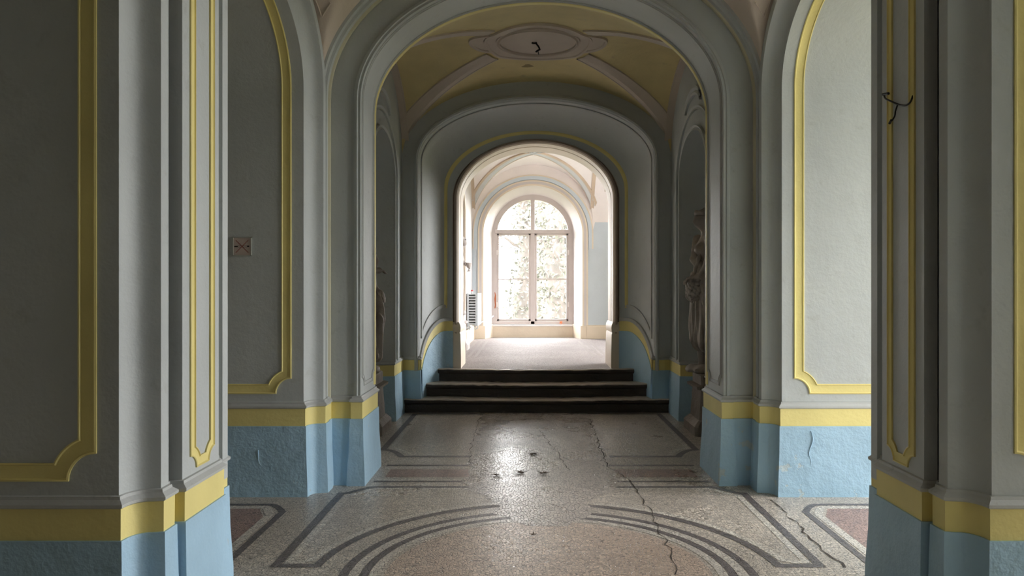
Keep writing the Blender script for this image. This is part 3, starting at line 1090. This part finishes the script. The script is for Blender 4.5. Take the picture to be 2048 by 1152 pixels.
def tree(x, y, r, h, lean, label, seed, ivy=900, mats=('ivy', 'ivy2'), leafsize=.07, branches=6, grp='trees outside the far window', ivyh=.75):
    rnd = random.Random(seed)
    t = empty('garden_tree', label, 'tree', (x, y, -.36), group=grp)
    n = 12
    P = [(x + lean * (i / n) + .08 * sin(i * 1.3 + seed), y + .06 * cos(i * 1.7), -.36 + h * i / n) for i in range(n + 1)]
    tube('trunk', P, r, 'bark', t, 10, [1.25 - .75 * i / n for i in range(n + 1)])
    tips = []
    for k in range(branches):
        i0 = rnd.randint(5, n)
        d = Vector((rnd.uniform(-1, 1), rnd.uniform(-.6, .6), rnd.uniform(.25, .9))).normalized()
        L = rnd.uniform(.8, 1.9)
        p0 = Vector(P[i0])
        B = [tuple(p0 + d * L * q + Vector((rnd.uniform(-.05, .05), 0, rnd.uniform(-.05, .08) - .15 * q * q))) for q in (0, .25, .5, .75, 1)]
        tube('branch', B, r * .26, 'bark', t, 6, [1, .8, .6, .4, .2])
        tips += B[1:]
    L1 = []
    for k in range(ivy):
        i = rnd.uniform(0, n * ivyh)
        i0 = int(i)
        c = Vector(P[i0]).lerp(Vector(P[min(i0 + 1, n)]), i - i0)
        a = rnd.uniform(0, 2 * pi)
        q = r * rnd.uniform(.9, 1.9) * (1.25 - .75 * i / n)
        L1.append((c.x + q * cos(a), c.y + q * sin(a), c.z))
    leafcards('ivy_leaves', L1, leafsize, mats[0], t, rnd)
    L2 = [(b[0] + rnd.gauss(0, .25), b[1] + rnd.gauss(0, .25), b[2] + rnd.gauss(0, .25)) for b in tips for _ in range(26)]
    if L2:
        leafcards('crown_leaves', L2, leafsize, mats[1], t, rnd)
    return t


tree(-.30, 24.0, .26, 7.5, .25, 'ivy-covered garden tree seen just left of the window mullion', 2, ivy=1500, branches=9, leafsize=.08)
tree(.70, 22.0, .34, 7.0, .1, 'thick ivy-covered garden tree filling the right-hand panes', 4, ivy=2000, branches=10, leafsize=.08)
tree(1.75, 27.0, .30, 8.0, -.3, 'slender garden tree behind the right-hand panes', 8, ivy=1200, branches=9, leafsize=.09)
tree(-2.6, 39.0, .3, 9.5, .3, 'distant thin tree behind the left-hand panes', 12, ivy=300, branches=12)
tree(.75, 33.0, .36, 10.5, -.2, 'tall distant tree behind the window mullion', 15, ivy=1200, branches=14, leafsize=.11)


# ------------------------------------------------------------------ statues: smooth-blended figures meshed from a distance field
def sdf_mesh(name, prims, mat, parent, h=.011, k=.03, warp=None, rot=0, origin=(0, 0, 0)):
    lo, hi = np.full(3, 9.), np.full(3, -9.)
    for p in prims:
        if p[0] == 'c':
            for q, r in ((p[1], p[3]), (p[2], p[4])):
                lo = np.minimum(lo, np.array(q) - r); hi = np.maximum(hi, np.array(q) + r)
        else:
            lo = np.minimum(lo, np.array(p[1]) - p[2]); hi = np.maximum(hi, np.array(p[1]) + p[2])
    lo -= .05; hi += .05
    n = np.ceil((hi - lo) / h).astype(int) + 1
    ax = [lo[i] + h * np.arange(n[i]) for i in range(3)]
    X, Y, Z = np.meshgrid(*ax, indexing='ij')
    D = np.full(X.shape, 9.)
    for p in prims:
        if p[0] == 'c':
            a, b = np.array(p[1], float), np.array(p[2], float)
            ba = b - a
            t = np.clip(((X - a[0]) * ba[0] + (Y - a[1]) * ba[1] + (Z - a[2]) * ba[2]) / max(ba @ ba, 1e-9), 0, 1)
            d = np.sqrt((X - a[0] - t * ba[0]) ** 2 + (Y - a[1] - t * ba[1]) ** 2 + (Z - a[2] - t * ba[2]) ** 2) - (p[3] + (p[4] - p[3]) * t)
        else:
            c, r = np.array(p[1], float), np.array(p[2], float)
            q = np.sqrt(((X - c[0]) / r[0]) ** 2 + ((Y - c[1]) / r[1]) ** 2 + ((Z - c[2]) / r[2]) ** 2)
            d = (q - 1) * r.min()
        kk = p[5] if p[0] == 'c' and len(p) > 5 else k
        if kk <= 0:
            D = np.minimum(D, d)
        else:
            m = np.maximum(kk - np.abs(D - d), 0) / kk
            D = np.minimum(D, d) - m * m * kk * .25
    if warp is not None:
        D = D + warp(X, Y, Z)
    ins = D < 0
    # naive surface nets
    nx, ny, nz = D.shape
    cnt = np.zeros((nx - 1, ny - 1, nz - 1))
    acc = np.zeros((nx - 1, ny - 1, nz - 1, 3))
    offs = [(i, j, l) for i in (0, 1) for j in (0, 1) for l in (0, 1)]
    sl = lambda o: D[o[0]:nx - 1 + o[0], o[1]:ny - 1 + o[1], o[2]:nz - 1 + o[2]]
    for o in offs:
        for a in range(3):
            if o[a] == 0:
                o2 = list(o); o2[a] = 1
                d0, d1 = sl(o), sl(o2)
                x = (d0 < 0) != (d1 < 0)
                t = np.where(x, d0 / np.where(x, d0 - d1, 1), 0)
                cnt += x
                for q in range(3):
                    acc[..., q] += np.where(x, o[q] + (t if q == a else 0), 0)
    act = cnt > 0
    idx = np.full(act.shape, -1)
    idx[act] = np.arange(act.sum())
    cells = np.argwhere(act)
    P = lo + h * (cells + acc[act] / cnt[act][:, None])
    F = []
    for a in range(3):
        b, c = (a + 1) % 3, (a + 2) % 3
        s0 = [slice(None)] * 3; s1 = [slice(None)] * 3
        s0[a] = slice(0, -1); s1[a] = slice(1, None)
        A, B = ins[tuple(s0)], ins[tuple(s1)]
        for e in np.argwhere(A != B):
            if e[b] == 0 or e[c] == 0 or e[b] >= act.shape[b] or e[c] >= act.shape[c]:
                continue
            q = []
            for db, dc in ((-1, -1), (0, -1), (0, 0), (-1, 0)):
                t = e.copy(); t[b] += db; t[c] += dc
                q.append(idx[tuple(t)])
            if ins[tuple(e)]:
                F.append(tuple(q))
            else:
                F.append(tuple(q[::-1]))
    cr, sr = cos(rot), sin(rot)
    V = [(origin[0] + x * cr - y * sr, origin[1] + x * sr + y * cr, origin[2] + z) for x, y, z in P]
    return mesh(name, V, F, mat, parent, 60)


def hand(wr, d, side, r=.011):
    """palm, four unequal bent fingers and a side thumb growing from a wrist point along d"""
    wr, d = np.array(wr, float), np.array(d, float)
    d /= np.linalg.norm(d)
    sd = np.cross(d, (0, 0, 1)); sd = sd / np.linalg.norm(sd) * side
    dn = np.cross(sd, d) * side
    pm = wr + d * .075
    L = [('c', wr, pm, .026, .034)]
    for i, ln in enumerate((.058, .068, .064, .05)):
        b0 = pm + sd * (.027 - .018 * i) + d * .012
        b1 = b0 + d * ln * .6 - dn * .008
        b2 = b1 + d * ln * .45 - dn * ln * .5
        L += [('c', b0, b1, r, r * .9, .006), ('c', b1, b2, r * .9, r * .8, .006)]
    t0 = wr + d * .03 + sd * .03
    L += [('c', t0, t0 + sd * .03 + d * .03, r * 1.1, r, .01), ('c', t0 + sd * .03 + d * .03, t0 + sd * .028 + d * .062 - dn * .01, r, r * .85, .006)]
    return L


def figure(arms, hem, look=0.0):
    hx = look
    b = [('e', (0, 0, .93), (.125, .175, .15)), ('e', (0, 0, 1.10), (.10, .13, .16)), ('e', (.0, 0, 1.28), (.105, .165, .16)),
         ('e', (.085, -.075, 1.285), (.06, .062, .06)), ('e', (.085, .075, 1.285), (.06, .062, .06)),
         ('c', (-.01, -.155, 1.385), (-.01, .155, 1.385), .055, .055), ('c', (-.005, 0, 1.40), (.015 + hx * .3, 0, 1.52), .052, .046),
         ('e', (.02 + hx, 0, 1.615), (.088, .072, .098)), ('e', (.045 + hx, 0, 1.555), (.052, .048, .055)),
         ('c', (.102 + hx, 0, 1.615), (.122 + hx, 0, 1.582), .010, .015, .012), ('e', (.09 + hx, 0, 1.548), (.02, .026, .012)),
         ('e', (.098 + hx, -.03, 1.618), (.014, .016, .010)), ('e', (.098 + hx, .03, 1.618), (.014, .016, .010)),
         ('e', (-.0 + hx, -.075, 1.60), (.022, .014, .03)), ('e', (.0 + hx, .075, 1.60), (.022, .014, .03))]
    hair = [('e', (-.03 + hx, 0, 1.65), (.10, .088, .085)), ('e', (-.125 + hx, 0, 1.61), (.055, .055, .05))]
    for i in range(9):
        a = -1.3 + 2.6 * i / 8
        hair.append(('e', (.02 + hx + .075 * cos(a), .082 * sin(a), 1.675 - .02 * abs(sin(a))), (.026, .024, .026)))
    legs = []
    for sy, fx in ((-1, .03), (1, -.02)):
        legs += [('c', (0, sy * .085, .90), (.03 + fx, sy * .085, .50), .088, .062), ('c', (.03 + fx, sy * .085, .50), (fx, sy * .085, .09), .06, .036),
                 ('c', (fx - .03, sy * .085, .045), (fx + .13, sy * .095, .03), .042, .026)]
    for A in arms:
        sh, el, wr, d, sd = A
        b += [('c', sh, el, .055, .042), ('c', el, wr, .043, .028)] + hand(wr, d, sd)
    return b + legs, hair


def folds(n, amp, z0, z1, seed):
    def f(X, Y, Z):
        a = np.arctan2(Y, X)
        t = np.clip((z1 - Z) / (z1 - z0), 0, 1)
        return amp * (.25 + .75 * t) * (np.sin(a * n + 2.2 * np.sin(Z * 3 + seed)) + .5 * np.sin(a * (n * 1.7) + seed + 4 * Z))
    return f


def statue(label, origin, rot, arms, mat, hem=.24, look=0.0, seed=1, extra=None, robe=True):
    t = empty('statue', label, 'statue', origin, group=None)
    body, hair = figure(arms, hem, look)
    sdf_mesh('body', body, mat, t, .0105, .035, None, rot, origin)
    sdf_mesh('hair', hair, mat, t, .009, .012, lambda X, Y, Z: .004 * np.sin(70 * X) * np.sin(75 * Y) * np.sin(66 * Z), rot, origin)
    sk = [('e', (0, 0, .96), (.145, .19, .15)), ('c', (0, -.06, .92), (.0, -.075, hem + .10), .135, .15), ('c', (0, .06, .92), (-.02, .085, hem + .10), .135, .15),
          ('c', (.03, -.07, .80), (.05, -.08, .50), .11, .09)]
    sdf_mesh('skirt', sk, mat, t, .011, .05, folds(11, .017, hem, 1.0, seed), rot, origin)
    if robe:
        sash = [('c', (.06, -.15, 1.40), (.115, .02, 1.18), .045, .05), ('c', (.115, .02, 1.18), (.06, .17, 1.02), .05, .05),
                ('c', (.06, .17, 1.02), (.03, .20, .55), .05, .04), ('c', (-.06, -.15, 1.40), (-.10, .05, 1.10), .045, .05)]
        sdf_mesh('sash', sash, mat, t, .010, .03, lambda X, Y, Z: .010 * np.sin(60 * (Y + Z * .8) + 20 * X), rot, origin)
    rock = [('e', (.0, 0, -.0), (.20, .20, .055)), ('e', (.10, -.08, .0), (.10, .09, .05)), ('e', (-.09, .07, .02), (.09, .1, .06))]
    sdf_mesh('rock_base', [(p[0], (p[1][0], p[1][1], .03), p[2]) for p in rock], mat, t, .012, .02, lambda X, Y, Z: .010 * np.sin(31 * X + 3) * np.sin(27 * Y) + np.where(Z < 0.0, 1., 0.), rot, origin)
    return t


def cluster(name, c, r, n, br, mat, parent, rot, origin, seed):
    """bunch of round fruit pressed together"""
    rnd = random.Random(seed)
    V, F = [], []
    cr, sr = cos(rot), sin(rot)
    for i in range(n):
        z = 1 - 2 * (i + .5) / n
        q = sqrt(1 - z * z)
        a = i * 2.39996
        k = rnd.uniform(.85, 1.05)
        p = (c[0] + r[0] * q * cos(a) * k, c[1] + r[1] * q * sin(a) * k, c[2] + r[2] * z * k)
        R = br * rnd.uniform(.8, 1.25)
        b = len(V)
        for u in range(5):
            for v in range(8):
                th, ph = pi * u / 4, 2 * pi * v / 8
                x, y, zz = p[0] + R * sin(th) * cos(ph), p[1] + R * sin(th) * sin(ph), p[2] + R * cos(th)
                V.append((origin[0] + x * cr - y * sr, origin[1] + x * sr + y * cr, origin[2] + zz))
        F += gridfaces(5, 8, True, b)
    o = mesh(name, V, F, mat, parent, 60)
    return o


def pedestal(label, cx, cy, z0, sections, mat, sgn):
    t = empty('pedestal', label, 'pedestal', (cx, cy, z0))
    for nm, prof in sections:
        rows = []
        for hw, z in prof:
            c = hw * .10
            pts = [(hw, -hw + c), (hw, hw - c), (hw - c, hw), (-hw + c, hw), (-hw, hw - c), (-hw, -hw + c), (-hw + c, -hw), (hw - c, -hw)]
            rows.append([(cx + x, cy + y, z0 + z) for x, y in pts])
        V = [p for r in rows for p in r]
        F = gridfaces(len(rows), 8, True) + [tuple(range(8))[::-1], tuple((len(rows) - 1) * 8 + i for i in range(8))]
        mesh(nm, V, F, mat, t, 20)
    return t


PED = [('base', [(.295, 0), (.295, .09), (.285, .11), (.245, .15)]), ('shaft', [(.235, .15), (.215, .455)]), ('ledge', [(.225, .455), (.262, .468), (.265, .492), (.235, .505)]),
       ('block', [(.215, .505), (.215, .60), (.205, .615)])]
PX, PZ = 1.875, .615
pedestal('grey stone pedestal under the statue holding fruit in right-hand niche', PX, NC, 0, PED, 'stone', 1)
pedestal('grey stone pedestal under the half-hidden statue in left-hand niche', -PX, NC, 0, PED, 'stone', -1)
SH = 1.72
o = (1.765, NC, PZ)
st = statue('weathered stone figure holding fruit at the hip in right-hand niche', o, pi,
            [((0, -.185, 1.375), (.03, -.25, 1.12), (.10, -.16, .98), (.8, .6, -.1), -1), ((0, .185, 1.375), (.04, .245, 1.13), (.11, .15, 1.0), (.8, -.6, -.1), 1)], 'statue', hem=.26, look=.012, seed=2)
cluster('fruit_bunch', (.12, 0, .86), (.075, .15, .115), 90, .032, 'statue', st, pi, o, 5)
sdf_mesh('apron_fold', [('c', (.10, -.17, 1.03), (.155, -.02, .80), .03, .03), ('c', (.10, .17, 1.03), (.155, .02, .80), .03, .03), ('c', (.08, .10, 1.28), (.17, .12, .98), .022, .02)], 'statue', st, .010, .02, lambda X, Y, Z: .006 * np.sin(70 * Z + 30 * Y), pi, o)
o = (-1.85, NC, PZ)
st = statue('weathered draped stone figure half hidden in left-hand niche', o, 0,
            [((0, -.185, 1.375), (.04, -.24, 1.10), (.14, -.12, 1.06), (.8, .6, .1), -1), ((0, .185, 1.375), (.0, .25, 1.10), (.12, .20, .86), (.7, -.2, -.6), 1)], 'statue', hem=.20, look=.0, seed=5)
sdf_mesh('held_drape', [('c', (.15, .18, .82), (.17, .12, .55), .045, .05), ('c', (.17, .12, .55), (.14, .10, .16), .05, .055)], 'statue', st, .010, .02, lambda X, Y, Z: .009 * np.sin(90 * Y + 8 * Z), 0, o)

pedestal('white plaster pedestal under the pale statue of the end room', -1.36, N3, .46, [(a, [(h * .86, z * .95) for h, z in p]) for a, p in PED], 'plaster', -1)
o = (-1.35, N3, .46 + .615 * .95)
st = statue('pale marble figure with bent arm in the end room niche', o, 0,
            [((0, -.185, 1.375), (.175, -.15, 1.21), (.09, .05, 1.30), (.5, .8, .1), -1), ((0, .185, 1.375), (.04, .25, 1.10), (.15, .16, .88), (.8, -.3, -.4), 1)], 'plaster', hem=.20, seed=8)
co = (o[0] + .235, o[1] + .12, o[2] + .80)
rows = [[(co[0] + r * cos(2 * pi * i / 16), co[1] + r * sin(2 * pi * i / 16), co[2] + z) for i in range(16)] for r, z in ((.012, -.06), (.035, -.06), (.034, -.05), (.010, -.035), (.010, -.01), (.035, .005), (.045, .05), (.048, .09), (.042, .09), (.038, .05), (.004, .01))]
grid('cup', rows, 'plaster', st, closed=True)

# ------------------------------------------------------------------ radiator in the end room
rx, ry, rz = -XR + .055, 13.75, .80
rad = empty('radiator', 'white enamelled wall radiator beside the far window', 'radiator', (rx, ry, rz))
W_, D_, H_ = .17, 1.05, .60
boxes('back_panel', [(rx - .03, rx - .015, ry, ry + D_, rz, rz + H_)], 'rad', rad, .004)
boxes('front_panel', [(rx + W_ - .022, rx + W_, ry + .01, ry + D_, rz, rz + H_)], 'rad', rad, .006)
boxes('top_grille', [(rx - .015, rx + W_ - .022, ry + .02, ry + D_, rz + H_ - .025, rz + H_ - .01)], 'rad', rad)
boxes('side_post', [(rx - .015, rx + .005, ry, ry + .03, rz, rz + H_), (rx + W_ - .045, rx + W_ - .022, ry, ry + .03, rz, rz + H_)], 'rad', rad)
for i in range(11):
    z = rz + .03 + i * .05
    boxes('fin', [(rx + .005, rx + W_ - .045, ry + .002, ry + D_ - .05, z, z + .022)], 'rad', rad)
boxes('core', [(rx + .02, rx + W_ - .06, ry + .06, ry + D_ - .05, rz + .02, rz + H_ - .03)], 'raddark', rad)
tube('valve', [(rx + .06, ry + .05, rz + H_ - .01), (rx + .06, ry + .05, rz + H_ + .04)], .018, 'rad', rad)
tube('valve_knob', [(rx + .06, ry + .05, rz + H_ + .04), (rx + .06, ry + .05, rz + H_ + .065)], .020, 'redknob', rad)
for dx, q in ((.02, -1), (.11, 1)):
    tube('bracket', [(rx + dx, ry + .05, rz + .01), (rx + dx + .01 * q, ry + .04, rz - .06), (rx + dx + .05 * q, ry + .03, rz - .04), (rx + dx + .06 * q, ry + .03, rz + .0)], .012, 'rad', rad)
tube('pipe', [(rx + .10, ry + D_ - .08, rz + .06), (rx + .16, ry + D_ - .02, rz + .02), (rx + .30, ry + D_ + .55, rz + .06), (rx + .36, 15.80, rz + .11)], .012, 'rad', rad)

# ------------------------------------------------------------------ no-smoking plate
sx, sz, sy = -2.17, 1.80, Y_MID
sg = empty('no_smoking_sign', 'small square no-smoking plate with crossed-out cigarette on dark left wall', 'sign', (sx, sy, sz))
hs = .069
boxes('plate', [(sx - hs + .006, sx + hs - .006, sy - .007, sy, sz - hs + .006, sz + hs - .006)], 'sign', sg, .002)
boxes('rim', [(sx - hs, sx + hs, sy - .011, sy, sz + hs - .007, sz + hs), (sx - hs, sx + hs, sy - .011, sy, sz - hs, sz - hs + .007),
              (sx - hs, sx - hs + .007, sy - .011, sy, sz - hs, sz + hs), (sx + hs - .007, sx + hs, sy - .011, sy, sz - hs, sz + hs)], 'signrim', sg)
yy = sy - .0078
for nm, x0, x1, z0, z1, mt in (('cigarette_tip', -.056, -.030, -.005, .004, 'ink'), ('cigarette_end', .036, .051, -.004, .006, 'ink'), ('cigarette_edge', -.03, .036, .0035, .0055, 'ink'), ('cigarette_edge', -.03, .036, -.0055, -.0038, 'ink')):
    boxes(nm, [(sx + x0, sx + x1, yy, yy + .002, sz + z0, sz + z1)], mt, sg)
for q in (-1, 1):
    d = .0014
    V = [(sx - .045 - d, yy - .0004, sz - .045 * q + d * q), (sx - .045 + d, yy - .0004, sz - .045 * q - d * q), (sx + .045 + d, yy - .0004, sz + .045 * q - d * q), (sx + .045 - d, yy - .0004, sz + .045 * q + d * q)]
    mesh('cross_stroke', V, [(0, 1, 2, 3)], 'red', sg, 0)

# ------------------------------------------------------------------ loose wires
JX = 1.59


def jp(px, py, off=.012):
    X = JX - off
    d = 1500.0 * (X - CAMX) / (px - 1055)
    return (X, d, CAMZ + (576 - py) * d / 1500.0)


def smooth(P, n=6):
    P = [Vector(p) for p in P]
    out = []
    for i in range(len(P) - 1):
        p0, p1, p2, p3 = P[max(i - 1, 0)], P[i], P[i + 1], P[min(i + 2, len(P) - 1)]
        for k in range(n):
            t = k / n
            out.append(.5 * ((2 * p1) + (p2 - p0) * t + (2 * p0 - 5 * p1 + 4 * p2 - p3) * t * t + (3 * p1 - p0 - 3 * p2 + p3) * t ** 3))
    return out + [P[-1]]


c0 = jp(1797, 209, 0)
wire = empty('loose_wire', 'torn black electric wire dangling from the right-hand near pier', 'wire', c0)
tube('cable', smooth([jp(1768, 189, .03), jp(1771, 197, .03), jp(1783, 203, .025), jp(1797, 209), jp(1810, 211), jp(1820, 205), jp(1826, 191, .004)]), .0042, 'black', wire)
tube('cable', smooth([jp(1795, 210), jp(1791, 222, .02), jp(1789, 233, .02), jp(1781, 245, .03)]), .0036, 'black', wire)
tube('end_cap', [jp(1766, 189, .03), jp(1777, 187, .03)], .0065, 'black', wire)
tube('end_cap', [jp(1783, 240, .03), jp(1779, 247, .03)], .006, 'black', wire)
cx, cz = .0, zt - .012
cw = empty('ceiling_wire', 'black wire stub hanging from the ceiling medallion', 'wire', (cx, VYC, cz))
tube('cable', smooth([(cx - .02, VYC, cz), (cx - .015, VYC - .01, cz - .02), (cx + .005, VYC - .02, cz - .05), (cx + .02, VYC - .02, cz - .085)]), .009, 'black', cw)
tube('cable', smooth([(cx + .02, VYC - .02, cz - .08), (cx - .005, VYC - .03, cz - .095), (cx - .025, VYC - .03, cz - .11)]), .009, 'black', cw)
tube('cable', smooth([(cx + .0, VYC - .02, cz - .095), (cx + .005, VYC - .03, cz - .135)]), .004, 'black', cw)
tube('hook', smooth([(cx - .015, VYC, cz - .008), (cx - .05, VYC - .01, cz - .012), (cx - .065, VYC - .01, cz - .006)]), .009, 'black', cw)


# ------------------------------------------------------------------ fallen leaves and chips
def fallen_leaf(x, y, z, s, ang, mat, label, seed, grp, cat='leaf', tilt=0):
    rnd = random.Random(seed)
    V = [(0, 0, .006)]
    n = 20
    for i in range(n):
        a = 2 * pi * i / n
        lobe = (1.0, .42, .78, .40)[i % 4] * rnd.uniform(.85, 1.12)
        r = s * lobe * (1 if sin(a) > -.8 else .6)
        V.append((r * cos(a + ang), r * sin(a + ang), .004 + .35 * r * abs(sin(a * 1.5 + seed)) * .6))
    st_ = Vector((cos(ang - pi / 2), sin(ang - pi / 2), 0)) * s
    F = [(0, 1 + i, 1 + (i + 1) % n) for i in range(n)]
    k = len(V)
    V += [tuple(st_ * .4 + Vector((.003, 0, .003))), tuple(st_ * 1.35 + Vector((.002, 0, .010))), tuple(st_ * 1.35 + Vector((-.002, 0, .010))), tuple(st_ * .4 + Vector((-.003, 0, .003)))]
    F.append((k, k + 1, k + 2, k + 3))
    o = mesh('fallen_leaf', V, F, mat, None, 0)
    md = o.modifiers.new('thickness', 'SOLIDIFY')
    md.thickness = .0012
    o.location = (x, y, z + .002)
    o.rotation_euler = (0, 0, 0)
    return tag(o, label, cat, grp)


for px, py, sz_, an, lb in ((1066, 910, 0.050, .5, 'curled dry brown leaf lying farthest up the corridor floor'), (1042, 947, 0.056, 2.2, 'dry brown leaf on the floor, nearer one to the left'),
                            (1087, 948, 0.053, 4.0, 'flat dry brown leaf on the floor, nearer one to the right'), (993, 952, 0.044, 1.0, 'small brown leaf scrap on the floor, leftmost of the dry leaves'),
                            (1066, 1071, .022, 3.0, 'tiny leaf crumb inside the mosaic circle')):
    x, y = fp(px, py)
    fallen_leaf(x, y, .002, sz_, an, 'leaf', lb, int(px), 'dry leaves on the corridor floor')
ol = fallen_leaf(.60, 15.835, .765, .055, 1.0, 'oleaf', 'orange autumn leaf on the sill of the far window', 3, 'leaf on the window sill')
ol.rotation_euler = (radians(62), 0, 0)
x, y = fp(1404, 941)
V = [(x + .016 * cos(t) * (1 + .3 * sin(3 * t)), y + .012 * sin(t), .004 + .010 * (i % 2)) for i, t in enumerate(np.linspace(0, 2 * pi, 8)[:-1])] + [(x, y, .016), (x, y, .001)]
ch = mesh('paint_chip', V, [(i, (i + 1) % 7, 7) for i in range(7)] + [((i + 1) % 7, i, 8) for i in range(7)], 'chip', None, 0)
tag(ch, 'small white paint chip on the floor beside right-hand middle pier', 'paint chip')

# cracks in the blue plinth of the middle piers
def wallcrack(pts, ypl, parent, mat='mold'):
    P = [((px - 1055) * ypl / 1500 + CAMX, ypl, CAMZ + (576 - py) * ypl / 1500) for px, py in pts]
    tube('plaster_crack', smooth(P, 4), .0035, mat, parent, 5)


wallcrack([(516, 900), (518, 925), (528, 938), (525, 955), (530, 975)], Y_MID - .032, wm, 'blue')
wallcrack([(1622, 862), (1626, 880), (1618, 905), (1622, 925), (1612, 950)], Y_MID - .032, wm, 'blue')
